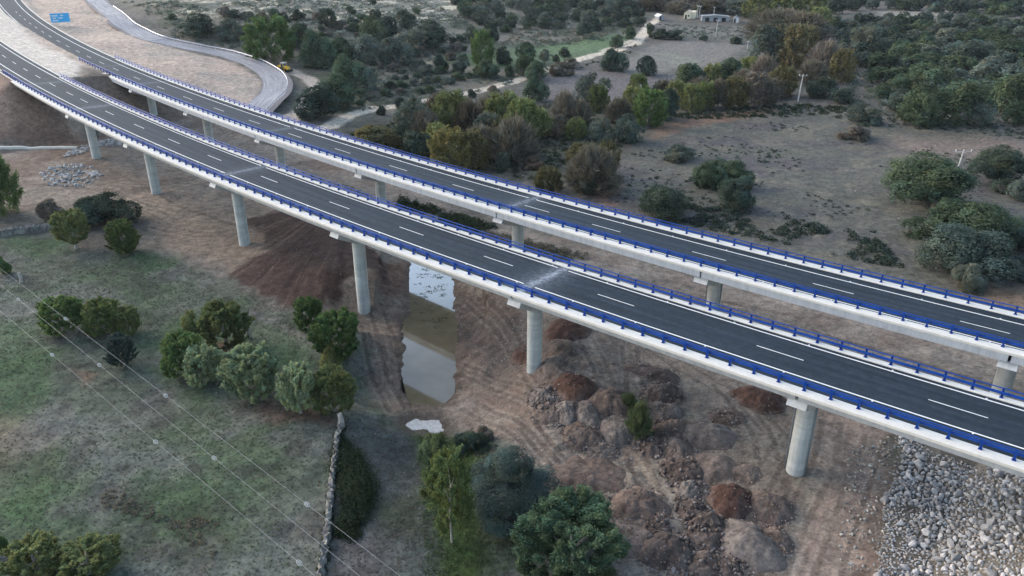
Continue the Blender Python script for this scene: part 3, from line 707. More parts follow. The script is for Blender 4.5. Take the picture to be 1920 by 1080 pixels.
def build_rail(i, side, s0, s1, label):
    D = DECKS[i]; sgn = 1 if side == 'n' else -1; o = D['post_n'] if side == 'n' else D['post_f']
    root = empty('bridge_railing', tuple(dp(i, (s0 + s1) / 2, o, .15)))
    tag(root, label, 'railing', 'blue steel railings of the viaducts')
    inv = Matrix.Translation(-Vector(root.location))
    kids = []
    for nm, do, h, hw, hh in rail_sections(sgn):
        if nm == 'top_rail': prof = [(o + do + hw * math.cos(a), .13 + h + hh * math.sin(a)) for a in np.linspace(0, 2 * math.pi, 9)[:-1]]
        else:
            w = sgn
            prof = [(o + do + w * q, .13 + h + z) for q, z in ((.0, -.15), (-.05, -.14), (-.085, -.09), (-.05, -.025), (-.05, .025), (-.085, .09), (-.05, .14), (.0, .15))]
        kids.append(sweep(nm, i, prof, s0, s1, 2.0, M['blue'], root, smooth=False))
    for k in kids: k.matrix_parent_inverse = inv
    s = s0 + (0.02 if i == 0 else .9); n = 0
    ph = 1.53 if (i == 0 and side == 'n') else (1.35 if i == 0 else (-.87 if side == 'n' else -.8))
    sp = 2.478
    s = ph + math.ceil((s0 - ph) / sp) * sp
    rest = []
    while s <= s1:
        if n >= 100: rest.append(s); s += sp; continue
        q = link_mesh('post', POST_ME, None, root); q.matrix_parent_inverse = inv
        q.location = dp(i, s, o, .13); q.rotation_euler = (0, 0, heading(i, s) + (0 if sgn > 0 else math.pi))
        s += sp; n += 1
    if rest:
        V = []; Fs = []
        pv = [v.co.copy() for v in POST_ME.vertices]; pf = [tuple(q.vertices) for q in POST_ME.polygons]
        for s in rest:
            T = Matrix.Translation(Vector(dp(i, s, o, .13))) @ Matrix.Rotation(heading(i, s) + (0 if sgn > 0 else math.pi), 4, 'Z'); k0 = len(V)
            V += [tuple(T @ v) for v in pv]; Fs += [tuple(a + k0 for a in f) for f in pf]
        me = bpy.data.meshes.new('far_posts'); me.from_pydata(V, [], Fs); me.update(); q = link_mesh('far_posts', me, M['blue'], root); q.matrix_parent_inverse = inv; q['kind'] = 'stuff'
    return root
bpy_decks = [build_deck(0), build_deck(1)]
build_rail(0, 'n', -16, 232, 'blue railing along the outer near edge of the nearer viaduct, beside the wide white kerb')
build_rail(0, 'f', -16, 221, 'blue railing along the inner far edge of the nearer viaduct, facing the gap')
build_rail(1, 'n', -29, 229, 'blue railing along the inner near edge of the farther viaduct, above its grey girder')
build_rail(1, 'f', -29, 228, 'blue railing along the outermost far edge of the farther viaduct, against the woods')

# ------------------------------------------------------------------ approach roads on the embankments
def approach(i, s0, s1):
    D = DECKS[i]
    r = sweep('road', i, [(o, 0.0) for o in np.linspace(D['fin'] - .6, D['nin'] + .4, 8)], s0, s1, 1.0, M['asphalt'], None, closed=False, attr=dust_fn(i))
    tag(r, kind='structure')
    for o in (3.5, -3.5): sweep('edge_line', i, [(o - .11, .006), (o + .11, .006)], s0, s1, 2.0, M['paint'], r, closed=False)
    for d in D['dashes']:
        if s0 < d - 3.5 and d < s1: sweep('lane_dash', i, [(-.07, .006), (.07, .006)], d - 4.6, d, 1.0, M['paint'], r, closed=False)
    # drainage kerb
    for o, w in ((D['nin'] + .4, 1), (D['fin'] - .6, -1)):
        sweep('kerb', i, [(o, -.1), (o, .05), (o + w * .35, .06), (o + w * .35, -.1)], s0, s1, 3.0, M['kerb'], r)
for i in (0, 1):
    approach(i, S_END[i] + .05, 415); approach(i, -79, S_START[i] - .05)

# short steel barrier where the nearer carriageway reaches solid ground
def w_barrier(name, pts, label, n_posts=40, h=.72):
    """pts: ground points; a steel W rail on posts"""
    pts = [Vector(p) for p in pts]
    root = empty(name, pts[len(pts) // 2]); tag(root, label, 'guard rail')
    inv = Matrix.Translation(-Vector(root.location))
    m = MB(); vs = []; fs = []; prof = ((.0, -.17), (-.05, -.15), (-.085, -.09), (-.03, 0), (-.085, .09), (-.05, .15), (0, .17))
    for a, p in enumerate(pts):
        t = (pts[min(a + 1, len(pts) - 1)] - pts[max(a - 1, 0)]); t.z = 0; t.normalize(); nrm = Vector((-t.y, t.x, 0))
        vs += [p + nrm * q + Vector((0, 0, h + z)) for q, z in prof]
    k = len(prof)
    for a in range(len(pts) - 1):
        for b in range(k): fs.append((a * k + b, a * k + (b + 1) % k, (a + 1) * k + (b + 1) % k, (a + 1) * k + b))
    m.add(vs, fs); r = m.build('steel_rail', M['steel'], root); r.matrix_parent_inverse = inv
    pm = MB(); pm.box((0, 0, h / 2 - .2), (.10, .06, h + .4)); pm = pm.mesh('post'); pm.materials.append(M['steel'])
    L = [0]
    for a in range(1, len(pts)): L.append(L[-1] + (pts[a] - pts[a - 1]).length)
    for q in np.linspace(0, L[-1], n_posts):
        a = min(max(np.searchsorted(L, q) - 1, 0), len(pts) - 2); t = (q - L[a]) / max(L[a + 1] - L[a], 1e-6)
        o = link_mesh('post', pm, None, root); o.matrix_parent_inverse = inv; o.location = pts[a].lerp(pts[a + 1], t)
    return root
w_barrier('guard_rail', [dp(0, s, 6.3, -.02) for s in np.arange(232.5, 300, 3)], 'grey steel guard rail continuing the near railing along the approach embankment', 32)

# ------------------------------------------------------------------ the looping service road
def catmull(P, n=12):
    P = [Vector(p) for p in P]; P = [P[0] * 2 - P[1]] + P + [P[-1] * 2 - P[-2]]; out = []
    for k in range(1, len(P) - 2):
        for t in np.linspace(0, 1, n, endpoint=False):
            a, b, c, d = P[k - 1:k + 3]
            out.append(.5 * (2 * b + (c - a) * t + (2 * a - 5 * b + 4 * c - d) * t * t + (3 * b - a - 3 * c + d) * t ** 3))
    out.append(P[-2]); return out
def ribbon(name, pts, w, mat, lift=.06, cross=6, parent=None, off=0.0, zz=None):
    pts = [Vector(p) for p in pts]; V = []; U = []; L = 0; NP = len(pts)
    for a, p in enumerate(pts):
        t = pts[min(a + 1, NP - 1)] - pts[max(a - 1, 0)]; t.z = 0; t.normalize(); n = Vector((-t.y, t.x, 0))
        if a: L += (p - pts[a - 1]).length
        for q in np.linspace(-w / 2, w / 2, cross): V.append(p + n * (q + off)); U.append((L, q))
    V = np.array([tuple(v) for v in V])
    z = ground_z(V[:, 0], V[:, 1]).reshape(NP, cross)
    if zz is None: zz = z.max(1); zz = np.convolve(np.pad(zz, 4, 'edge'), np.ones(9) / 9, 'valid'); zz = np.maximum(zz, z.max(1) - .05)
    V[:, 2] = np.repeat(zz, cross) + lift
    idx = np.arange(NP * cross).reshape(NP, cross)
    f = np.stack([idx[:-1, :-1], idx[:-1, 1:], idx[1:, 1:], idx[1:, :-1]], -1).reshape(-1, 4)
    me = mesh_np(name, V, f, False, np.array(U)); return link_mesh(name, me, mat, parent), V.reshape(NP, cross, 3)
LOOP_PX = [(120, -70), (150, -30), (178, 0), (205, 25), (228, 43), (252, 58), (284, 74), (322, 83.5), (365, 91), (405, 99), (445, 110), (480, 124), (505, 141), (517, 158), (514, 175), (502, 189), (484, 206), (458, 228)]
_lp = at([p[0] for p in LOOP_PX], [p[1] for p in LOOP_PX])
LOOP = catmull(_lp, 10)
lo, LV = ribbon('service_road', LOOP, 7.4, M['old_road'], .10)
tag(lo, kind='structure')
verge, _ = ribbon('road_verge', LOOP, 10.5, plain('grey_gravel_verge', tuple(lin(122, 116, 116)), .95, .2, 1.5), -.05, 8, zz=LV[:, 0, 2]); tag(verge, kind='structure')
_edge = LV[:, -1] if LV[len(LV) // 2, -1, 0] > LV[len(LV) // 2, 0, 0] else LV[:, 0]
_e = [tuple(p) for p in _edge]
_px = project(np.array(_e)); _k0 = int(np.argmin(np.abs(_px[0] - 212) + np.abs(_px[1] - 14))); _k1 = int(np.argmin(np.abs(_px[0] - 500) + np.abs(_px[1] - 204)))
w_barrier('guard_rail', _e[min(_k0, _k1):max(_k0, _k1) + 1:2], 'long pale steel guard rail round the outside of the looping service road', 70, .78)

# ------------------------------------------------------------------ overhead line across the meadow
def wire(pA, pB, zA, zB, divs, label, ext=(60, 30)):
    A = on_plane(*pA, zA); B = on_plane(*pB, zB); d = (B - A); L = np.linalg.norm(d); d /= L
    A2 = A - d * ext[0]; B2 = B + d * ext[1]; LL = L + sum(ext)
    sag = lambda t: -1.3 * 4 * t * (1 - t) + 1.3
    z0 = 0
    P = []
    for t in np.linspace(0, 1, 60): q = A2 + (B2 - A2) * t; P.append((q[0], q[1], q[2]))
    root = empty('overhead_cable', P[30]); tag(root, label, 'power line', 'three overhead power cables')
    inv = Matrix.Translation(-Vector(root.location))
    m = MB(); m.tube(P, .010, 5); c = m.build('cable', M['wire'], root, True); c.matrix_parent_inverse = inv
    ang = math.atan2(d[1], d[0]); pit = math.asin(d[2])
    m = MB(); pts = []
    for k in range(40):
        a = k / 39 * 2 * math.pi * 4; r = .10 + .07 * math.sin(k / 39 * math.pi); pts.append((-.26 + .52 * k / 39, r * math.cos(a), r * math.sin(a)))
    m.tube(pts, .017, 4); dm = m.mesh('bird_diverter', True); dm.materials.append(M['diverter'])
    for u, v in divs:
        # the point of the cable nearest the sight line
        T = np.linspace(0, 1, 4000)[:, None]; Q = A2 + (B2 - A2) * T; pu, pv, _ = project(Q); k = int(np.argmin((pu - u) ** 2 + (pv - v) ** 2))
        o = link_mesh('bird_diverter', dm, None, root); o.matrix_parent_inverse = inv; o.location = Q[k]; o.rotation_euler = (0, -pit, ang)
wire((0, 503), (745, 1076), 13.2, 13.2, [(120, 601), (306, 748), (573, 949), (-60, 455)], 'overhead power cable highest up the picture of the three over the meadow')
wire((7, 539), (672, 1078), 12.2, 12.2, [(33, 563), (183, 688), (397, 864)], 'middle one of the three overhead power cables over the meadow')
wire((0, 583), (586, 1076), 12.2, 12.2, [(96, 668), (289, 832), (559, 1057)], 'overhead power cable lowest of the three, nearest the bottom left corner')

# ------------------------------------------------------------------ utility poles
def pole(u, vb, vt, label, arms=1.9, lean=0.0, z=None):
    P = at1(u, vb); dd = float((P - CAM) @ FWD); H = (vb - vt) * dd / F / math.cos(math.atan2(ZC - P[2], P[1])) * 1.0
    root = empty('utility_pole', P); tag(root, label, 'utility pole', 'concrete utility poles')
    m = MB(); m.prism([(-.2, -.16, -.6), (.2, -.16, -.6), (.2, .16, -.6), (-.2, .16, -.6)], (0, 0, 0), (lean, 0, 0))
    m = MB(); m.tube([(0, 0, -.6), (lean * .5, 0, H * .5), (lean, 0, H)], [.21, .17, .12], 6); m.build('shaft', M['pole'], root)
    m = MB(); m.box((lean, 0, H - .25), (arms, .11, .11)); m.build('crossarm', M['pole'], root)
    for x in (-arms / 2 + .08, 0, arms / 2 - .08):
        m = MB(); m.tube([(lean + x, 0, H - .2), (lean + x, 0, H + .05), (lean + x, 0, H + .08), (lean + x, 0, H + .28)], [.03, .10, .13, .08], 8); m.build('insulator', M['porcelain'], root)
    return root
pole(1496, 190, 143, 'pale concrete utility pole with small crossarm between the river trees and the dense wood', 2.4, .4)
pole(1789, 338, 284, 'white T-shaped utility pole rising behind the big oak on the right', 3.6, .5)
pole(1342, 68, 40, 'thin utility pole standing in the stubble strip before the farm buildings', 1.6, .25)
pole(1401, 91, 79, 'short stub of a pole at the edge of the far tan field', .8, .1)
pole(1307, 33, 12, 'leftmost of the two slim poles beside the bright cream farmhouse', 1.4)
pole(1311, 33, 13, 'right one of the two slim poles beside the bright cream farmhouse', 1.4)
pole(1338, 30, 15, 'slim utility pole behind the long grey farm shed', 1.2)

# ------------------------------------------------------------------ blue motorway sign
def road_sign():
    P = at1(116, 48); d = P - CAM; rz = math.atan2(d[0], d[1]) * -1
    px = pxm(P); W = 32 / px; H = 16.5 / px
    M['signblue'] = plain('sign_blue', tuple(lin(70, 180, 240)), .45, .06, 1); M['signwhite'] = plain('sign_white', (.72, .82, .88), .45)
    root = empty('motorway_sign', P, rz + .05); tag(root, 'big blue motorway direction sign on posts beside the upper left embankment', 'road sign')
    zc = H / 2 + 1.2
    m = MB(); m.box((0, 0, zc), (W, .12, H)); m.build('sign_panel', M['signblue'], root)
    m = MB(); b = .16
    for c, s in (((0, -.075, zc + H / 2 - b), (W - .2, .02, .07)), ((0, -.075, zc - H / 2 + b), (W - .2, .02, .07)), ((-W / 2 + b, -.075, zc), (.07, .02, H - .4)), ((W / 2 - b, -.075, zc), (.07, .02, H - .4))): m.box(c, s)
    m.build('sign_border', M['signwhite'], root)
    m = MB()   # illegible at this distance: pale bars where the lines of lettering stand, and the lane arrows
    for x, z, w in ((-.26, .24, .34), (.02, -.02, .22), (-.30, -.02, .20), (.10, .24, .16), (-.26, -.28, .30)): m.box((x * W, -.08, zc + z * H), (w * W, .03, .13 * H))
    m.build('sign_lettering', M['signwhite'], root)
    for x in (-W * .34, W * .34):
        m = MB(); m.box((x, .1, zc / 2 + H * .2), (.2, .2, zc + H * .4 + .6)); m.build('post', M['steel'], root)
road_sign()

# ------------------------------------------------------------------ yellow grader at the bend
def wheel(root, x, y, r, w):
    m = MB(); m.tube([(x, y - w / 2, r), (x, y - w / 2 + .05, r), (x, y + w / 2 - .05, r), (x, y + w / 2, r)], [r * .9, r, r, r * .9], 18)
    t = m.build('wheel', M['rubber'], root)
    m = MB(); s = -1 if y < 0 else 1; m.tube([(x, y + s * (w / 2 + .005), r), (x, y + s * (w / 2 + .03), r)], [r * .5, r * .45], 12); m.build('rim', M['yellow'], t)
def grader():
    P = at1(534, 134); Q = at1(552, 140); rz = math.atan2(Q[1] - P[1], Q[0] - P[0])
    root = empty('motor_grader', P, rz); tag(root, 'yellow road machine with grey cab parked at the bend of the service road', 'construction vehicle')
    m = MB(); m.prism([(-3.4, -.6, .9), (-3.3, -.6, 1.9), (-1.2, -.6, 2.1), (-.9, -.6, 1.0)], (0, 0, 0), (0, 1.2, 0)); m.build('engine_hood', M['yellow'], root)
    m = MB(); m.prism([(.3, -.62, .75), (.35, -.62, 2.0), (2.5, -.62, 1.75), (2.75, -.62, 1.3), (2.75, -.62, .75)], (0, 0, 0), (0, 1.24, 0)); m.build('bonnet', M['yellow'], root)
    m = MB(); m.box((-.3, 0, .8), (6.0, .7, .35)); m.build('frame', M['yellow'], root)
    m = MB(); m.prism([(-1.1, -.7, 1.15), (-1.0, -.7, 2.85), (.2, -.7, 2.85), (.45, -.7, 1.15)], (0, 0, 0), (0, 1.4, 0)); c = m.build('cab', M['glass'], root)
    m = MB()
    for x, y in ((-1.08, -.69), (-1.08, .69), (.33, -.69), (.33, .69)): m.box((x, y, 1.98), (.1, .1, 1.74))
    m.build('cab_pillars', M['yellow'], c)
    m = MB(); m.box((-.38, 0, 2.94), (1.75, 1.7, .14)); m.build('roof', M['cabwhite'], root)
    m = MB(); m.box((3.0, 0, .62), (.25, 2.6, .8), 0, .2); m.build('blade', M['black'], root)
    m = MB(); m.tube([(-2.3, .3, 1.9), (-2.3, .3, 2.7)], .07, 8); m.build('exhaust', M['black'], root)
    for x, r in ((-2.5, .72), (-1.2, .72), (1.7, .66)):
        for y in (-1.0, 1.0): wheel(root, x, y, r, .45)
grader()

# ------------------------------------------------------------------ farm buildings far off
def gable(root, name, x, y, w, d, h, rh, wm, rm):
    m = MB(); m.prism([(x - w / 2, y, 0), (x + w / 2, y, 0), (x + w / 2, y, h), (x, y, h + rh), (x - w / 2, y, h)], (0, -d / 2, 0), (0, d / 2, 0)); wl = m.build('wall', wm, root)
    m = MB()
    for s in (-1, 1): m.prism([(x, 0, h + rh + .02), (x + s * (w / 2 + .3), 0, h - .2), (x + s * (w / 2 + .3), 0, h - .05), (x, 0, h + rh + .18)], (0, y - d / 2 - .3, 0), (0, y + d / 2 + .3, 0))
    m.build('roof', rm, root); return wl
def farm():
    wm = plain('cream_render', (.95, .80, .58), .8, .05); rm = plain('tile_roof', (.62, .50, .40), .8, .15); gw = plain('grey_render', (.36, .37, .38), .85, .12); gr = plain('fibre_roof', (.20, .21, .22), .8, .15); ww = plain('white_render', (.78, .78, .78), .8, .05)
    P = at1(1290, 34); k = 1 / pxm(P); root = empty('farmhouse', P, -.35); tag(root, 'small bright cream farmhouse far off at the top, left of the grey shed', 'house')
    wl = gable(root, 'house', 0, 0, 13 * k, 7.0, 2.9, 1.2, wm, rm)
    m = MB(); m.box((9.5 * k, .5, 1.9), (8 * k, 5, 3.8)); m.build('side_wing', wm, root)
    m = MB(); m.box((-2.5 * k, -3.53, 1.0), (1.0, .06, 2.0)); m.build('door', M['black'], root)
    m = MB(); m.box((2.5 * k, -3.53, 1.6), (.9, .06, .9)); m.build('window', M['glass'], root)
    P = at1(1340, 39); k = 1 / pxm(P); root = empty('farm_shed', P, -.12); tag(root, 'long low grey farm shed at the top, behind the thin pole', 'shed')
    gable(root, 'shed', 0, 0, 50 * k, 6, 2.6, .5, gw, gr)
    for x in (-15, 0, 15):
        m = MB(); m.box((x * k, -3.03, 1.0), (2.2, .06, 2.0)); m.build('door', M['black'], root)
    P = at1(1380, 42); k = 1 / pxm(P); root = empty('white_hut', P, -.3); tag(root, 'tiny white hut beside the river trees, right of the grey shed', 'hut')
    gable(root, 'hut', 0, 0, 9 * k, 4, 2.4, .9, ww, gr); m = MB(); m.box((-.6, -2.03, 1.0), (.9, .06, 2.0)); m.build('door', M['black'], root)
    P = at1(1236, 37); k = 1 / pxm(P); root = empty('white_hut', P, .3); tag(root, 'pale roofed hut at the far end of the farm track', 'hut')
    gable(root, 'hut', 0, 0, 11 * k, 5, 2.0, .9, gw, ww); m = MB(); m.box((-.6, -2.53, 1.0), (.9, .06, 2.0)); m.build('door', M['black'], root)
farm()

# ------------------------------------------------------------------ walls
def stone_wall(px, h, w, label, mat=None, name='stone_wall', seg=.5, rough=.16, cat='wall'):
    P = catmull(at([p[0] for p in px], [p[1] for p in px]), 14)
    V = []; NP = len(P)
    prof = [(-.5, -.4), (-.5, .45), (-.42, .85), (-.18, 1.0), (.2, 1.0), (.42, .85), (.5, .45), (.5, -.4)]
    for a, p in enumerate(P):
        t = P[min(a + 1, NP - 1)] - P[max(a - 1, 0)]; t.z = 0; t.normalize(); n = Vector((-t.y, t.x, 0))
        g = float(ground_z(p.x, p.y)[0])
        for q, z in prof:
            V.append((p.x + n.x * (q * w + random.uniform(-1, 1) * rough * .6), p.y + n.y * (q * w + random.uniform(-1, 1) * rough * .6), g + z * h * (1 + random.uniform(-1, 1) * rough)))
    k = len(prof); idx = np.arange(NP * k).reshape(NP, k)
    f = np.stack([idx[:-1, :-1], idx[:-1, 1:], idx[1:, 1:], idx[1:, :-1]], -1).reshape(-1, 4)
    o = link_mesh(name, mesh_np(name, V, f, False, attrs={'tint': np.repeat(RNG.uniform(.25, 1.0, len(V))[:, None], 3, 1)}), mat or M['stone']); tag(o, label, cat); return o
stone_wall([(641, 792), (634, 820), (627, 870), (622, 920), (617, 970), (612, 1020), (602, 1080), (590, 1160)], .7, .5, 'old dry stone wall running down to the bottom edge beside the ivy hedge', rough=.34)
stone_wall([(-40, 446), (10, 441), (50, 436), (90, 431), (118, 427)], 1.2, .9, 'low dry stone wall at the left edge behind the lime bushes')
stone_wall([(-80, 281), (-20, 279.5), (50, 278.5), (100, 278), (146, 278)], .5, .9, 'straight white concrete drain kerb at the foot of the left embankment', M['kerb'], 'drain_kerb', rough=.03, cat='kerb')
stone_wall([(0, 1062), (18, 1070), (34, 1082), (50, 1100)], 1.0, 1.4, 'pale stone wall end in the very bottom left corner')
# ------------------------------------------------------------------ plants: crowns of many small leaf faces, tapered trunks with limbs
def _unit(v): return v / (np.linalg.norm(v, axis=-1, keepdims=True) + 1e-9)
def leaf_quads(P, Nrm, size, tint, aspect=1.6, rng=RNG, droop=0.0):
    n = len(P)
    r = _unit(rng.normal(size=(n, 3))); T = _unit(np.cross(Nrm, r)); B = np.cross(Nrm, T)
    s = size * rng.uniform(.65, 1.35, n)[:, None]
    a = P + T * s * aspect * .5; b = P + B * s * .5; c = P - T * s * aspect * .5; d = P - B * s * .5
    V = np.stack([a, b, c, d], 1).reshape(-1, 3); Fc = np.arange(4 * n).reshape(n, 4)
    return V, Fc, np.repeat(tint, 4, 0)
def tints(n, rng, lo=.68, hi=1.34):
    t = rng.uniform(lo, hi, (n, 1)); h = rng.uniform(-.1, .1, (n, 1))
    return np.clip(np.concatenate([t * (1 + h), t, t * (1 - h)], 1), .2, 1.9)
def crown_mesh(kind, seed, n, leaf):
    """crown in a unit box: width 1 (x, y), height 1 (z from 0)"""
    g = np.random.default_rng(seed)
    if kind in ('oak', 'bush'):
        nl = 11 if kind == 'oak' else 7
        L = []
        for k in range(nl):
            a = g.uniform(0, 2 * math.pi); r = g.uniform(.10, .34) if k else 0
            zz = g.uniform(.34, .70) - r * .35 if kind == 'oak' else g.uniform(.25, .55) - r * .3
            L.append((r * math.cos(a), r * math.sin(a), zz + (.12 if k == 0 else 0), g.uniform(.15, .25)))
        L = np.array(L); w = L[:, 3] ** 2; lob = g.choice(nl, n, p=w / w.sum())
        nc = 26; CD = _unit(g.normal(size=(nl, nc, 3)) + np.array([0, 0, .35])); CT = tints(nl * nc, g).reshape(nl, nc, 3); LT = tints(nl, g, .8, 1.2)
        ci = g.integers(0, nc, n); dirs = _unit(CD[lob, ci] + g.normal(size=(n, 3)) * .22)
        rad = L[lob, 3] * g.uniform(.82, 1.1, n) * (1 + .16 * np.sin(ci * 2.4))
        P = L[lob, :3] + dirs * rad[:, None] * np.array([1, 1, .92])
        P[:, 2] = np.maximum(P[:, 2], .02 + .1 * g.random(n))
        nrm = _unit(dirs + g.normal(size=(n, 3)) * .55 + np.array([0, 0, .3])); t = CT[lob, ci] * LT[lob]; asp = 1.5
    elif kind in ('willow', 'tall', 'birch'):
        ns = {'willow': 260, 'tall': 200, 'birch': 120}[kind]
        a = g.uniform(0, 2 * math.pi, ns); u = g.uniform(0, 1, ns) ** .8
        zc = .06 + .90 * u
        prof = {'willow': lambda z: np.sqrt(np.clip(1 - ((z - .46) / .56) ** 2, 0, 1)), 'tall': lambda z: np.clip(1 - ((z - .42) / .62) ** 2, 0, 1) ** .6, 'birch': lambda z: np.clip(1 - ((z - .50) / .55) ** 2, 0, 1) ** .7}[kind]
        R = .5 * prof(zc) * g.uniform(.55, 1.0, ns) ** .5
        lump = 1 + .16 * np.sin(a * 3 + seed) + .12 * np.sin(a * 5 + zc * 9)
        S = np.stack([R * lump * np.cos(a), R * lump * np.sin(a), zc], 1)
        out = _unit(np.stack([np.cos(a), np.sin(a), np.full(ns, {'willow': .9, 'tall': 1.3, 'birch': .3}[kind])], 1) + g.normal(size=(ns, 3)) * .3)
        ln = g.uniform(.07, .17, ns) * (1 if kind != 'birch' else 1.1)
        si = g.integers(0, ns, n); tt = g.uniform(-1, .75, n)
        P = S[si] + out[si] * (tt * ln[si])[:, None] + g.normal(size=(n, 3)) * (.017 if kind == 'willow' else .026)
        P[:, 2] = np.maximum(P[:, 2], .01)
        nrm = _unit(np.cross(out[si], g.normal(size=(n, 3))) + out[si] * .4 + np.array([0, 0, .3])); t = tints(ns, g)[si] * tints(n, g, .85, 1.15); asp = 2.2 if kind == 'willow' else 1.5
    elif kind == 'bare':
        nb = 170; a = g.uniform(0, 2 * math.pi, nb); el = g.uniform(.15, 1.45, nb)
        D = np.stack([np.cos(a) * np.cos(el) * .62, np.sin(a) * np.cos(el) * .62, np.sin(el) * .98], 1)
        bi = g.integers(0, nb, n); q = g.uniform(.35, 1.0, n) ** .7
        P = D[bi] * q[:, None] * g.uniform(.82, 1.0, nb)[bi][:, None] + g.normal(size=(n, 3)) * .035; P[:, 2] = np.abs(P[:, 2])
        T = _unit(D[bi] + g.normal(size=(n, 3)) * .28); Bv = _unit(np.cross(T, g.normal(size=(n, 3))))
        s = leaf * g.uniform(.6, 1.4, n)[:, None]
        V = np.stack([P - T * s * 1.9, P + Bv * s * .16, P + T * s * 1.9, P - Bv * s * .16], 1).reshape(-1, 3)
        tt = np.repeat(tints(nb, g)[bi], 4, 0)
        return mesh_np('crown', V, np.arange(4 * n).reshape(n, 4), False, attrs={'tint': tt})
    r = np.hypot(P[:, 0], P[:, 1]); P[:, :2] *= .5 / np.percentile(r, 97.5); z0 = np.percentile(P[:, 2], .5); P[:, 2] = np.maximum(0, (P[:, 2] - z0) / (np.percentile(P[:, 2], 99.3) - z0))
    V, Fc, T = leaf_quads(P, nrm, leaf, t, asp, g)
    return mesh_np('crown', V, Fc, False, attrs={'tint': T})
def trunk_mesh(kind):
    m = MB(); g = random.Random(hash(kind) % 97 if False else len(kind) * 7)
    top = {'oak': .55, 'bush': .3, 'willow': .6, 'tall': .8, 'birch': .9, 'bare': .55}[kind]
    r = {'oak': .035, 'bush': .02, 'willow': .045, 'tall': .022, 'birch': .018, 'bare': .025}[kind]
    m.tube([(0, 0, -.12), (.005, .01, .0), (.02, 0, top * .35), (-.01, .015, top * .7), (.02, 0, top)], [r * 1.35, r * 1.1, r * .9, r * .6, r * .25], 8)
    for k in range(6 if kind == 'bare' else 4):
        a = k * 2.4 + .5; z = top * (.3 + .13 * k); L = .3 if kind != 'birch' else .16
        m.tube([(.01, 0, z), (L * .5 * math.cos(a), L * .5 * math.sin(a), z + .1), (L * math.cos(a), L * math.sin(a), min(z + .24, .92))], [r * .55, r * .4, r * .15], 6)
    return m.mesh('trunk', True)
PROTO = {}
def proto(kind, lod, var):
    key = (kind, lod, var)
    if key not in PROTO:
        n, leaf = {'oak': {-1: (80000, .0115), 0: (26000, .020), 1: (7000, .036), 2: (2600, .058)}, 'bush': {0: (20000, .023), 1: (6000, .040), 2: (2200, .064)}, 'willow': {-1: (110000, .0115), 0: (40000, .021), 1: (8000, .034), 2: (3000, .052)}, 'tall': {0: (26000, .021), 1: (7500, .036), 2: (2800, .058)}, 'birch': {0: (14000, .026), 1: (5000, .042), 2: (2400, .06)}, 'bare': {0: (16000, .035), 1: (6500, .05), 2: (3000, .07)}}[kind][lod]
        PROTO[key] = crown_mesh(kind, 100 + var * 17 + lod * 5 + len(kind), n, leaf)
    return PROTO[key]
TRUNK = {}
def plant(P, W, H, kind, fol, name, label, cat='tree', group=None, lod=1, bark='bark', rz=None, clear=.0, depth=1.0):
    """P: ground point, W: crown width, H: total height, clear: bare share of the trunk below the crown"""
    rz = random.uniform(0, 6.28) if rz is None else rz
    root = empty(name, P, rz); tag(root, label, cat, group)
    c = link_mesh('crown', proto(kind, lod, random.randrange(3)), None, root)
    if len(c.data.materials) == 0: c.data.materials.append(FOL[fol])
    c.material_slots[0].link = 'OBJECT'; c.material_slots[0].material = FOL[fol]
    c.location = (0, 0, H * clear); c.scale = (W, W * depth, H * (1 - clear))
    if kind not in TRUNK:
        TRUNK[kind] = trunk_mesh(kind); TRUNK[kind].materials.append(M['bark'])
    if cat != 'shrub' or clear > 0:
        t = link_mesh('trunk', TRUNK[kind], None, root); t.scale = (max(W, H * .6) * .9, max(W, H * .6) * .9, H)
        t.material_slots[0].link = 'OBJECT'; t.material_slots[0].material = M[bark]
    return root
def plant_px(u, vb, w, h, kind, fol, name, label, cat='tree', group=None, lod=None, bark='bark', clear=0.0, depth=1.0):
    """(u, vb): bottom middle in the photograph; w, h: its width and height there in pixels"""
    P = at1(u, vb); k = pxm(P); W = w / k
    P = at1(u, vb)
    back = min(.30 * W, 2.5); d = P[:2] / np.linalg.norm(P[:2])
    P[:2] += d * back; P[2] = ground_z(P[0], P[1])[0]
    k = pxm(P); dep = math.atan2(ZC - P[2], np.linalg.norm(P[:2]))
    W = w / k; H = max((h / k - .42 * W * math.sin(dep)) / math.cos(dep), .45 * W)
    if lod is None: lod = -1 if w > 140 and vb > 900 else 0 if w > 46 and vb > 330 else (1 if w > 26 else 2)
    P[2] -= .05
    return plant(P, W * 1.04, H, kind, fol, name, label, cat, group, lod, bark, None, clear, depth)

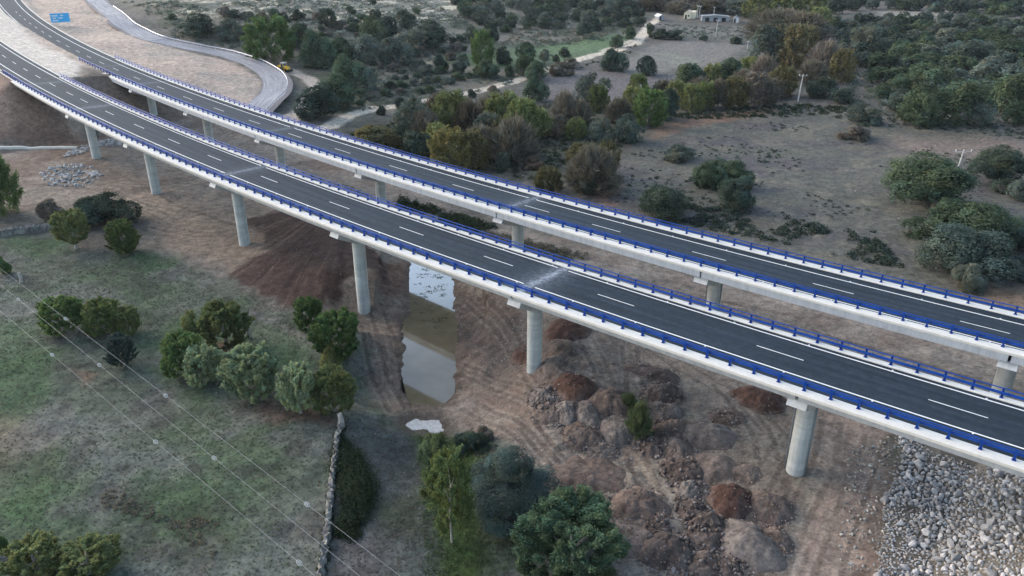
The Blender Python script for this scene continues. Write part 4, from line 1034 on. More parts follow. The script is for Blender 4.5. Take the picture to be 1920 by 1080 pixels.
OAKN, SHR, WIL, DEC = 'holm_oak', 'shrub', 'willow_tree', 'deciduous_tree'
NEAR = [
 (146, 474, 62, 78, 'willow', 'olive', WIL, 'leaning olive-lime tree at the left end of the meadow, by the low stone wall', .22),
 (236, 480, 56, 66, 'willow', 'lime', WIL, 'bright green round bush tree between the low stone wall and the first dirt slope', .05),
 (8, 408, 72, 112, 'tall', 'green', DEC, 'tall green tree cut by the left edge above the low stone wall', .0),
 (104, 424, 54, 52, 'bush', 'dry', SHR, 'dull brownish bush right behind the low stone wall', 0),
 (210, 424, 118, 52, 'bush', 'darkoak', SHR, 'wide dark sprawling thicket at the left edge of the earthworks', 0),
 (8, 516, 30, 36, 'bush', 'green', SHR, 'small green bush cut by the left edge where the cables enter', 0),
 (122, 632, 78, 74, 'willow', 'green', WIL, 'green pollard crossed by the highest cable, leftmost of the meadow row', .08),
 (200, 634, 72, 72, 'willow', 'lime', WIL, 'yellow-green pollard between the green pollard and the paler yellowish one', .06),
 (244, 632, 46, 56, 'willow', 'olive', WIL, 'small yellowish bush touching the yellow-green pollard on its right', .05),
 (234, 694, 52, 66, 'willow', 'bluegreen', WIL, 'small grey-green pollard below the yellow-green pair', .12),
 (427, 664, 88, 94, 'willow', 'olive', WIL, 'dark olive pollard standing highest in the central meadow row, beside a pale stump', .08),
 (362, 622, 40, 40, 'bush', 'olive', SHR, 'low olive bush at the shoulder of the dark olive pollard', 0),
 (350, 714, 78, 88, 'willow', 'green', WIL, 'mid green pollard left of the central meadow row', .06),
 (386, 730, 72, 78, 'willow', 'willow', WIL, 'pale grey-green pollard overlapping the mid green one', .08),
 (481, 762, 98, 112, 'willow', 'willow', WIL, 'big pale grey-green pollard with a visible trunk in the middle of the meadow row', .10),
 (566, 784, 68, 100, 'willow', 'willow', WIL, 'slim pale grey-green pollard right of the big pale one', .14),
 (628, 780, 80, 92, 'willow', 'olive', WIL, 'olive pollard at the head of the dry stone wall', .06),
 (624, 702, 54, 50, 'bush', 'olive', SHR, 'small olive bush between two larger pollards by the river bank', 0),
 (638, 688, 84, 92, 'willow', 'green', WIL, 'dense green pollard nearest the river water', .04),
 (650, 622, 44, 44, 'bush', 'green', SHR, 'small green bush behind the dense pollard by the river', 0),
 (580, 622, 54, 66, 'willow', 'green', WIL, 'dark green pollard at the foot of the red soil fan', .06),
 (76, 1088, 94, 80, 'willow', 'olive', WIL, 'olive pollard at the bottom edge near the left corner', .0),
 (174, 1096, 118, 80, 'willow', 'olive', WIL, 'broad light olive pollard at the bottom edge, right of its smaller neighbour', .0),
 (2, 1040, 30, 48, 'bush', 'green', SHR, 'dark green bush cut by the left edge near the bottom', 0),
 (848, 1036, 88, 172, 'birch', 'lime', 'poplar_tree', 'slender yellow-green tree with a thin pale trunk near the bottom middle', .16),
 (960, 1008, 182, 158, 'oak', 'bluegreen', OAKN, 'big round dark blue-green tree near the bottom middle', .02),
 (1068, 1120, 200, 172, 'willow', 'ash', 'ash_tree', 'largest green tree cut by the bottom edge, right of the blue-green one', .0),
 (826, 880, 74, 72, 'bush', 'weed', SHR, 'low green bramble below the white puddle', 0),
 (884, 856, 66, 52, 'bush', 'darkoak', SHR, 'dark low bush on the edge of the earthworks right of the bramble', 0),
 (905, 830, 40, 34, 'bush', 'dry', SHR, 'dead twiggy bush right above the dark low bush', 0),
 (1196, 826, 44, 74, 'bare', 'weed', 'weed_clump', 'tall green weed clump between the two rows of soil heaps', 0),
 (1176, 770, 34, 34, 'bare', 'weed', 'weed_clump', 'small weed clump behind the tall green one', 0)]
for (u, vb, w, h, kd, fo, nm, lab, cl) in NEAR:
    cat = {SHR: 'shrub', 'weed_clump': 'weeds'}.get(nm, 'tree')
    plant_px(u, vb, w, h, kd, fo, nm, lab, 'shrub' if nm == SHR else cat, 'pollard trees of the meadow' if nm == WIL else None, None, 'pale_bark' if kd in ('birch', 'willow') else 'bark', cl)

MID = [  # riverside wood behind the far viaduct and single trees of the valley
 (712, 292, 92, 62, 'oak', 'gold', DEC, 'wide yellow-olive tree right behind the far railing at the left of the river wood', 0),
 (846, 326, 78, 84, 'tall', 'yellow', DEC, 'bright yellow tree in the river wood behind the far railing', 0),
 (890, 322, 54, 76, 'tall', 'gold', DEC, 'yellow-brown tree right of the bright yellow one', 0),
 (914, 284, 52, 68, 'willow', 'greyoak', DEC, 'pale grey-green round tree in the middle of the river wood', 0),
 (778, 262, 74, 70, 'tall', 'greyoak', DEC, 'grey-green tree at the left of the river wood above the dark one', 0),
 (796, 306, 66, 58, 'oak', 'darkoak', OAKN, 'dark tree in the river wood left of the bright yellow one', 0),
 (848, 258, 72, 84, 'tall', 'olive', DEC, 'olive green tree at the top of the river wood', 0),
 (880, 268, 62, 80, 'bare', 'rust', DEC, 'reddish leafless tree among the olive trees of the river wood', 0),
 (820, 240, 60, 66, 'bare', 'rust', DEC, 'dark reddish leafless tree at the left top of the river wood', 0),
 (944, 250, 72, 76, 'tall', 'olive', DEC, 'dull olive tree near the top right of the river wood', 0),
 (978, 268, 66, 80, 'tall', 'lime', DEC, 'olive-lime tree at the right edge of the river wood', 0),
 (962, 306, 84, 90, 'bare', 'brown', DEC, 'big bare brown tree at the right of the river wood', 0),
 (920, 232, 60, 60, 'bare', 'brown', DEC, 'bare brown tree behind the dull olive one', 0),
 (860, 218, 60, 42, 'bare', 'rust', DEC, 'low bare reddish tree at the wood edge beside the track', 0),
 (770, 220, 42, 36, 'oak', 'darkoak', OAKN, 'small dark oak between the track and the river wood', 0),
 (716, 216, 20, 18, 'bush', 'darkoak', SHR, 'tiny dark bush just below the pale track', 0),
 (752, 204, 24, 20, 'bush', 'darkoak', SHR, 'tiny dark bush touching the lower edge of the pale track', 0),
 (884, 184, 18, 16, 'bush', 'darkoak', SHR, 'tiny bush beside the middle of the pale track', 0),
 (925, 178, 26, 18, 'bush', 'brown', SHR, 'low brown bush beside the pale track', 0),
 (1001, 192, 52, 46, 'oak', 'oak', OAKN, 'round dark oak alone just below the bend of the track', .05),
 (1108, 204, 62, 66, 'oak', 'greyoak', OAKN, 'round grey-green oak in the small field above the river wood', .05),
 (1120, 208, 40, 48, 'tall', 'lime', DEC, 'small lime-green tree in front of the round grey-green oak', 0),
 (1195, 190, 38, 50, 'tall', 'lime', DEC, 'pointed lime tree at the near edge of the river line', 0),
 (1216, 240, 64, 72, 'willow', 'green', DEC, 'fresh green tree standing at the corner of the big dry field', 0),
 (1250, 226, 44, 56, 'oak', 'darkoak', OAKN, 'dark oak right of the fresh green tree', 0),
 (1264, 200, 42, 48, 'tall', 'olive', DEC, 'olive tree behind the dark oak at the big field corner', 0),
 (1176, 270, 62, 54, 'oak', 'bluegreen', OAKN, 'blue-grey oak at the left edge of the big dry field', 0),
 (1130, 266, 52, 44, 'bush', 'greyoak', SHR, 'grey-green bush left of the blue-grey oak', 0),
 (1110, 366, 90, 98, 'bare', 'brown', DEC, 'tall half-bare brown tree between the far viaduct and the big field', 0),
 (1092, 330, 60, 60, 'tall', 'gold', DEC, 'olive-gold crown on the left shoulder of the half-bare tree', .2),
 (1136, 338, 44, 70, 'tall', 'gold', DEC, 'golden crown on the right shoulder of the half-bare tree', .2),
 (1103, 368, 44, 46, 'oak', 'darkoak', OAKN, 'small dark oak at the foot of the half-bare tree', 0),
 (1027, 364, 54, 50, 'tall', 'gold', DEC, 'yellow-olive bush tree right behind the far railing', 0),
 (1000, 318, 48, 26, 'bush', 'rust', SHR, 'low reddish scrub left of the yellow-olive tree', 0),
 (944, 318, 26, 32, 'tall', 'greyoak', SHR, 'small grey-green bush in the clearing behind the far railing', 0),
 (1060, 232, 52, 62, 'bare', 'brown', DEC, 'bare brown tree left of the lime tree pair', 0),
 (1050, 258, 62, 44, 'bush', 'brown', SHR, 'brown thicket below the bare tree in the middle of the valley', 0),
 (1080, 262, 40, 40, 'tall', 'olive', SHR, 'olive bush in the clearing of the river line', 0),
 (1160, 232, 50, 50, 'bare', 'brown', DEC, 'bare tree left of the fresh green tree', 0),
 (1296, 212, 48, 52, 'tall', 'olive', DEC, 'olive tree at the left end of the tree row above the big field', 0),
 (1322, 204, 42, 50, 'tall', 'lime', DEC, 'lime tree in the row above the big field', 0),
 (1345, 204, 46, 56, 'bare', 'brown', DEC, 'bare tree in the row above the big field', 0),
 (1374, 206, 52, 60, 'tall', 'gold', DEC, 'gold-olive tree in the row above the big field', 0),
 (1412, 202, 54, 64, 'tall', 'tan', DEC, 'tan tree in the row above the orange soil edge', 0),
 (1436, 200, 40, 50, 'bare', 'brown', DEC, 'bare tree at the right end of the row above the orange soil', 0),
 (1292, 172, 64, 54, 'oak', 'oak', OAKN, 'dark oak below the tan field', 0),
 (1366, 158, 60, 48, 'oak', 'oak', OAKN, 'dark oak at the right corner of the tan field', 0),
 (1399, 144, 42, 38, 'oak', 'lime', DEC, 'bright green round tree right of the tan field corner', 0),
 (1336, 160, 40, 40, 'tall', 'olive', DEC, 'olive tree between the two dark oaks below the tan field', 0),
 (1446, 122, 84, 82, 'oak', 'greyoak', DEC, 'massive grey-green tree at the right end of the tan field', 0),
 (1492, 128, 74, 78, 'tall', 'gold', DEC, 'massive gold-olive tree right of the grey-green one', 0),
 (1505, 74, 94, 54, 'bare', 'brown', DEC, 'broad bare brown tree above the gold-olive one', 0),
 (1448, 70, 92, 54, 'bare', 'brown', DEC, 'broad bare brown tree right of the white hut', 0),
 (1542, 136, 64, 62, 'bare', 'tan', DEC, 'tan leafless tree between the gold tree and the dense wood', 0),
 (1574, 156, 48, 60, 'tall', 'gold', DEC, 'yellow-olive tree at the left edge of the dense wood', 0),
 (1466, 184, 54, 58, 'tall', 'gold', DEC, 'olive-yellow tree just left of the concrete pole', 0),
 (1446, 188, 44, 44, 'bare', 'brown', DEC, 'brownish bare tree left of the olive-yellow one by the pole', 0),
 (1540, 184, 66, 40, 'oak', 'darkoak', OAKN, 'dark oak clump right of the concrete pole', 0),
 (1580, 196, 50, 30, 'oak', 'darkoak', OAKN, 'low dark oak right of the clump by the pole', 0),
 (1466, 38, 66, 46, 'tall', 'olive', DEC, 'olive tree of the far river line, above the bare brown pair', 0),
 (1516, 38, 62, 46, 'tall', 'olive', DEC, 'right olive tree of the far river line, against the dense wood', 0),
 (1420, 36, 62, 42, 'tall', 'olive', DEC, 'far olive tree above the white hut', 0),
 (1380, 28, 56, 28, 'tall', 'greyoak', DEC, 'far grey-green tree behind the grey shed', 0),
 (1330, 24, 56, 26, 'bare', 'brown', DEC, 'far bare tree row end behind the grey shed', 0),
 (1270, 26, 50, 26, 'bare', 'brown', DEC, 'far bare tree left of the cream farmhouse', 0),
 (1220, 20, 56, 28, 'bare', 'rust', DEC, 'far reddish bare tree above the farm track end', 0),
 (1005, 262, 60, 56, 'tall', 'olive', DEC, 'olive tree at the far right corner of the river wood', 0),
 (900, 300, 60, 70, 'bare', 'brown', DEC, 'grey-brown leafless tree filling the middle of the river wood', 0),
 (820, 300, 56, 66, 'tall', 'olive', DEC, 'olive tree behind the bright yellow one in the river wood', 0),
 (760, 290, 60, 56, 'oak', 'darkoak', OAKN, 'dark tree between the yellow-olive and the grey-green trees of the river wood', 0),
 (936, 290, 56, 64, 'tall', 'gold', DEC, 'rusty olive tree beside the pale grey-green round one', 0),
 (800, 270, 56, 64, 'bare', 'brown', DEC, 'leafless tree above the dark oak of the river wood', 0),
 (1085, 236, 44, 52, 'bare', 'brown', DEC, 'leafless tree just below the lime tree of the small field', 0),
 (1186, 214, 48, 50, 'tall', 'olive', DEC, 'olive tree below the pointed lime tree', 0),
 (1240, 192, 44, 44, 'bare', 'brown', DEC, 'leafless tree behind the olive tree of the big field corner', 0),
 (1312, 186, 50, 44, 'bare', 'brown', DEC, 'leafless tree under the tan field', 0),
 (1392, 178, 52, 50, 'bare', 'brown', DEC, 'leafless tree below the bright green round tree', 0),
 (1430, 160, 52, 56, 'bare', 'tan', DEC, 'tan leafless tree below the massive grey-green one', 0),
 (1520, 160, 50, 50, 'bare', 'brown', DEC, 'leafless tree below the tan one by the dense wood', 0),
 (1470, 98, 60, 50, 'tall', 'gold', DEC, 'olive-gold tree above the massive grey-green one', 0),
 (1530, 60, 54, 44, 'tall', 'olive', DEC, 'olive tree right of the broad bare pair', 0),
 (1480, 56, 60, 40, 'bare', 'tan', DEC, 'tan bare tree between the far olive trees', 0),
 # right side
 (1618, 258, 36, 28, 'bush', 'darkoak', SHR, 'single round dark bush in the middle of the big dry field', 0),
 (1600, 268, 60, 14, 'bush', 'dry', SHR, 'flat dry scrub at the foot of the round dark bush', 0),
 (1330, 354, 78, 56, 'oak', 'oak', OAKN, 'left dark oak of the clump in the lower big field', 0),
 (1376, 354, 70, 56, 'oak', 'oak', OAKN, 'right dark oak of the clump in the lower big field', 0),
 (1372, 396, 70, 68, 'oak', 'darkoak', OAKN, 'lowest dark oak of the clump in the lower big field', 0),
 (1234, 410, 108, 68, 'oak', 'darkoak', OAKN, 'broad dark oak nearest the far railing left of the clump', 0),
 (1272, 304, 62, 30, 'bush', 'greyoak', SHR, 'flat grey-green bush in the middle of the big field', 0),
 (1310, 350, 40, 24, 'bush', 'darkoak', SHR, 'low dark bush left of the oak clump', 0),
 (1748, 396, 190, 104, 'oak', 'oak', OAKN, 'largest spreading oak on the right, below the white T-shaped pole', 0),
 (1872, 352, 120, 74, 'oak', 'darkoak', OAKN, 'dark oak behind and right of the largest spreading oak', 0),
 (1782, 470, 176, 110, 'oak', 'oak', OAKN, 'second spreading oak below the largest one on the right', 0),
 (1826, 520, 182, 96, 'oak', 'bluegreen', OAKN, 'blue-green spreading oak lowest on the right', 0),
 (1912, 474, 84, 60, 'oak', 'bluegreen', OAKN, 'blue-green oak cut by the right edge', 0),
 (1812, 548, 66, 56, 'bush', 'greyoak', SHR, 'dull green bush under the lowest spreading oak, next to the far railing', 0),
 (1908, 378, 44, 44, 'oak', 'greyoak', OAKN, 'small grey oak cut by the right edge', 0),
 # upper left hillside
 (374, 70, 74, 42, 'oak', 'darkoak', OAKN, 'broad dark oak just above the service road, left of the hillside', 0),
 (434, 76, 56, 38, 'bush', 'greyoak', SHR, 'grey-green thicket right of the broad dark oak', 0),
 (512, 116, 92, 82, 'tall', 'green', DEC, 'big mid green tree right behind the yellow machine', 0),
 (592, 130, 72, 68, 'oak', 'oak', OAKN, 'dark oak right of the big mid green tree', 0),
 (562, 92, 52, 46, 'oak', 'oak', OAKN, 'dark oak behind the big mid green tree', 0),
 (616, 56, 34, 36, 'tall', 'darkoak', OAKN, 'upright dark oak on the rocks of the hillside', 0),
 (560, 40, 28, 20, 'bush', 'darkoak', SHR, 'small dark bush on the pale rocks', 0),
 (598, 224, 84, 62, 'oak', 'darkoak', OAKN, 'dark oak in the angle between the dirt track and the far railing', 0),
 (636, 206, 80, 66, 'oak', 'oak', OAKN, 'large oak above the pale track, right of the dirt bend', 0),
 (650, 170, 74, 66, 'oak', 'oak', OAKN, 'large oak behind the one above the pale track', 0),
 (690, 172, 62, 50, 'oak', 'greyoak', OAKN, 'grey oak right of the large pair above the pale track', 0),
 (640, 120, 70, 50, 'oak', 'oak', OAKN, 'oak on the lower hillside right of the machine trees', 0),
 (690, 124, 70, 56, 'oak', 'greyoak', OAKN, 'grey-green oak in the middle of the lower hillside', 0),
 (736, 122, 70, 50, 'oak', 'greyoak', OAKN, 'pale-edged oak beside the grey-green one of the lower hillside', 0),
 (700, 88, 56, 54, 'oak', 'oak', OAKN, 'oak at the centre of the hillside', 0),
 (726, 72, 56, 38, 'oak', 'darkoak', OAKN, 'dark spreading oak above the centre of the hillside', 0),
 (708, 44, 26, 24, 'oak', 'darkoak', OAKN, 'small dark oak on the upper hillside', 0),
 (766, 60, 38, 34, 'oak', 'darkoak', OAKN, 'flat-topped dark oak with visible stem on the hillside', .15),
 (804, 88, 92, 48, 'oak', 'darkoak', OAKN, 'broad dark oak at the left end of the green meadow strip', 0),
 (770, 98, 60, 40, 'oak', 'greyoak', OAKN, 'grey oak left of the broad dark oak by the meadow strip', 0),
 (904, 122, 44, 62, 'tall', 'green', DEC, 'tall olive green tree standing in the meadow strip', 0),
 (945, 120, 30, 32, 'bush', 'darkoak', SHR, 'round dark bush right of the tall meadow tree', 0),
 (984, 116, 48, 36, 'oak', 'oak', OAKN, 'flat-crowned oak in the meadow strip', .15),
 (1022, 124, 30, 30, 'oak', 'greyoak', OAKN, 'pale grey oak with a clear stem in the meadow strip', .3),
 (1058, 118, 24, 28, 'oak', 'darkoak', OAKN, 'small round tree on a stem at the right of the meadow strip', .3),
 (1042, 116, 14, 14, 'bush', 'darkoak', SHR, 'little dark bush between the two stemmed trees of the meadow strip', 0),
 (886, 78, 30, 26, 'oak', 'darkoak', OAKN, 'dark oak behind the tall meadow tree', 0), (925, 80, 30, 26, 'oak', 'darkoak', OAKN, 'dark oak right behind the tall meadow tree', 0),
 (824, 135, 32, 30, 'bush', 'darkoak', SHR, 'roundish dark bush leftmost of the row above the pale track', 0),
 (862, 143, 36, 34, 'bush', 'greyoak', SHR, 'grey-green bush second in the row above the pale track', 0),
 (912, 148, 50, 36, 'bush', 'oak', SHR, 'wide bush third in the row above the pale track', 0),
 (955, 144, 22, 22, 'bush', 'oak', SHR, 'small bush fourth in the row above the pale track', 0),
 (980, 144, 42, 40, 'oak', 'oak', OAKN, 'bushy oak where the track passes the meadow strip', 0),
 (1006, 152, 42, 36, 'oak', 'oak', OAKN, 'bushy oak at the right of the one where the track passes', 0),
 (1050, 142, 50, 20, 'bush', 'brown', SHR, 'long brown hedge bush along the track', 0),
 (1072, 130, 40, 18, 'bush', 'brown', SHR, 'second brown hedge bush along the track', 0),
 (1146, 134, 56, 42, 'oak', 'darkoak', OAKN, 'solid dark oak at the left corner of the tan field', 0),
 (1210, 142, 46, 36, 'oak', 'darkoak', OAKN, 'solid dark oak at the bottom corner of the tan field', 0),
 (1094, 72, 36, 28, 'oak', 'darkoak', OAKN, 'flat oak with a forked stem above the meadow strip', .2),
 (1158, 90, 28, 24, 'oak', 'oak', OAKN, 'oak beside the upper track bend', 0), (1180, 74, 28, 26, 'oak', 'oak', OAKN, 'oak left of the upper track bend', 0),
 (1240, 74, 40, 14, 'bush', 'darkoak', SHR, 'flat dark hedge bush at the top of the tan field', 0),
 (1270, 74, 36, 10, 'bush', 'darkoak', SHR, 'flat hedge right of the dark hedge bush', 0),
 (1320, 76, 18, 10, 'bush', 'darkoak', SHR, 'tiny hedge bush left of the thin pole foot', 0), (1380, 82, 26, 10, 'bush', 'darkoak', SHR, 'tiny hedge bush right of the thin pole foot', 0),
 (1218, 66, 18, 22, 'bush', 'oak', SHR, 'bush right of the pale track end', 0)]
GRP = {OAKN: 'holm oaks of the valley', DEC: 'trees along the river', SHR: None}
for (u, vb, w, h, kd, fo, nm, lab, cl) in MID:
    plant_px(u, vb, w, h, kd, fo, nm, lab, 'shrub' if nm == SHR else 'tree', GRP[nm], None, 'bark', cl)

# the dense oak wood on the right: crowns one can tell apart, larger nearer
def in_poly(u, v, poly): return poly_sd(np.array([u], float), np.array([v], float), poly)[0] < 0
BIGOAK = [(1722, 236, 96, 80), (1782, 234, 96, 82), (1832, 238, 66, 50), (1684, 212, 54, 44), (1742, 176, 90, 54), (1880, 214, 86, 78), (1852, 160, 92, 54), (1915, 170, 70, 60), (1690, 176, 60, 34), (1650, 186, 44, 30), (1612, 232, 50, 36), (1640, 236, 30, 18), (1735, 140, 84, 40), (1688, 126, 60, 44), (1614, 98, 64, 50), (1800, 120, 90, 40), (1880, 110, 90, 44), (1908, 236, 60, 46)]
taken = []
for k, (u, vb, w, h) in enumerate(BIGOAK):
    plant_px(u, vb, w, h, 'oak', ['oak', 'oak', 'greyoak', 'bluegreen'][k % 4], OAKN, 'large rounded evergreen oak at the front of the dense wood beyond the dry field', 'tree', 'front oaks of the dense wood', 1)
    taken.append((u, vb - h * .4, w))
WOOD = [(1560, 48), (1660, 40), (1700, 44), (1830, 40), (1930, 50), (1930, 215), (1700, 190), (1640, 160), (1600, 120)]
g2 = random.Random(5); cnt = 0
for _ in range(6000):
    u, v = g2.uniform(1555, 1930), g2.uniform(40, 215)
    if not in_poly(u, v, WOOD): continue
    w = (26 + (v - 30) * .30) * g2.uniform(.75, 1.2)
    if any(abs(u - a) < (w + c) * .30 and abs(v - w * .25 - b) < (w + c) * .15 for a, b, c in taken): continue
    taken.append((u, v - w * .25, w)); cnt += 1
    plant_px(u, v, w, w * .62, 'oak', g2.choice(['oak', 'oak', 'bluegreen', 'greyoak', 'darkoak']), OAKN, 'evergreen oak inside the dense wood on the right', 'tree', 'oaks inside the dense wood', 2)
    if cnt > 190: break
FARZONES = [  # polygon, how many, width range, colours, label, group
 ([(1500, -6), (1930, -8), (1930, 40), (1640, 18), (1560, 36), (1500, 30)], 75, (26, 46), ['oak', 'bluegreen', 'darkoak'], 'evergreen oak of the far wood along the top right', 'oaks of the far wood'),
 ([(1180, -8), (1560, -8), (1560, 12), (1430, 16), (1200, 12)], 26, (30, 52), ['brown', 'olive', 'greyoak', 'tan'], 'hazy leafless or olive tree of the farthest river line along the top', 'trees of the farthest river line'),
 ([(860, 0), (1200, -6), (1200, 50), (1120, 62), (1080, 50), (1010, 60), (930, 66), (870, 40)], 60, (22, 44), ['oak', 'darkoak', 'greyoak', 'darkoak'], 'dark oak scattered over the far slope above the meadow strip', 'scattered oaks of the far slope'),
 ([(640, -5), (860, -5), (860, 30), (800, 60), (660, 40)], 8, (14, 26), ['darkoak', 'oak'], 'small dark oak on the stony upper hillside', 'small oaks of the stony hillside'),
 ([(1560, 60), (1680, 50), (1700, 90), (1640, 140), (1590, 120)], 10, (26, 40), ['darkoak', 'bluegreen'], 'dark oak at the left border of the dense wood', 'border oaks of the dense wood')]
tk = [(u, v - h * .4, w) for (u, v, w, h, *_) in MID] + taken
for poly, n, (w0, w1), fols, lab, grp in FARZONES:
    c = 0; kd = 'tall' if 'river' in grp else 'oak'
    for _ in range(3000):
        u, v = g2.uniform(min(p[0] for p in poly), max(p[0] for p in poly)), g2.uniform(min(p[1] for p in poly), max(p[1] for p in poly))
        if not in_poly(u, v, poly): continue
        w = g2.uniform(w0, w1)
        if any(abs(u - a) < (w + cc) * .33 and abs(v - w * .25 - b) < (w + cc) * .15 for a, b, cc in tk): continue
        tk.append((u, v - w * .25, w)); c += 1
        plant_px(u, v, w, w * (.66 if kd == 'oak' else .8), 'bare' if kd == 'tall' and g2.random() < .4 else kd, g2.choice(fols), OAKN if kd == 'oak' else DEC, lab, 'tree', grp, 2)
        if c >= n: break

HB = [(300, 30), (520, 30), (800, 50), (960, 120), (780, 185), (660, 205), (640, 150), (560, 100), (400, 70)]
c = 0
for _ in range(3000):
    u, v = g2.uniform(300, 960), g2.uniform(30, 205)
    if not in_poly(u, v, HB) or any(abs(u - a) < (cc + 14) * .42 and abs(v - b) < (cc + 14) * .3 for a, b, cc in tk): continue
    w = g2.uniform(13, 30); tk.append((u, v, w)); c += 1
    plant_px(u, v, w, w * .6, 'bush', g2.choice(['oak', 'greyoak', 'darkoak', 'dry']), SHR, 'small low bush dotted over the stony hillside above the pale track', 'shrub', 'low bushes of the hillside', 2)
    if c >= 70: break

# ivy hedge beside the old wall
def ivy_hedge():
    Pm = catmull(at([640, 648, 662, 668, 660, 648], [835, 865, 895, 930, 970, 1005]), 10)
    g = np.random.default_rng(3); V = []; Fs = []; T = []; n0 = 0
    for k, p in enumerate(Pm):
        t = k / (len(Pm) - 1); r = 1.5 * math.sin(math.pi * min(max(t, .06), .94)) ** .6 + .2
        r *= random.uniform(.45, 1.3); off = Vector((random.uniform(-.7, .9), random.uniform(-.5, .5), 0)); p = p + off; n = 520; d = _unit(g.normal(size=(n, 3)) + np.array([0, 0, .4])); d[:, 2] = np.abs(d[:, 2])
        P = np.array([p.x, p.y, p.z - .1]) + d * (r * g.uniform(.7, 1.06, n))[:, None] * np.array([1.15, 1.15, .75]) + g.normal(size=(n, 3)) * .16
        v, f, tt = leaf_quads(P, _unit(d + g.normal(size=(n, 3)) * .5), .14, tints(n, g) * tints(1, g, .8, 1.2), 1.3, g)
        V.append(v); Fs.append(f + n0); T.append(tt); n0 += len(v)
    c = Pm[len(Pm) // 2]; root = empty('ivy_hedge', c); tag(root, 'dense dark ivy hedge leaning against the old dry stone wall', 'hedge')
    o = link_mesh('foliage', mesh_np('foliage', np.concatenate(V), np.concatenate(Fs), False, attrs={'tint': np.concatenate(T)}), FOL['ivy'], root); o.matrix_parent_inverse = Matrix.Translation(-c)
    m = MB(); m.tube([(p.x, p.y, p.z + .25) for p in Pm[4:-4]], .18, 6); o = m.build('stems', M['bark'], root, True); o.matrix_parent_inverse = Matrix.Translation(-c)
ivy_hedge()
# pale stump beside the dark olive pollard, dead trunk at the wall head
def stump(u, v, h, r, label):
    P = at1(u, v); root = empty('tree_stump', P); tag(root, label, 'stump')
    m = MB(); m.tube([(0, 0, -.3), (.02, 0, .1), (.06, .03, h * .5), (-.02, .05, h * .8), (.08, .02, h)], [r * 1.5, r * 1.2, r, r * .85, r * .5], 9); m.build('trunk', M['pale_bark'], root)
    m = MB(); m.tube([(0, 0, h * .6), (-.3, .1, h * .95)], [r * .5, r * .25], 7); m.build('snag', M['pale_bark'], root)
stump(466, 632, 2.6, .28, 'pale dead trunk beside the dark olive pollard of the meadow')
stump(640, 800, 1.9, .32, 'pale hollow stump at the upper end of the old dry stone wall')
stump(40, 528, 1.6, .25, 'pale stump at the left edge under the middle cable')

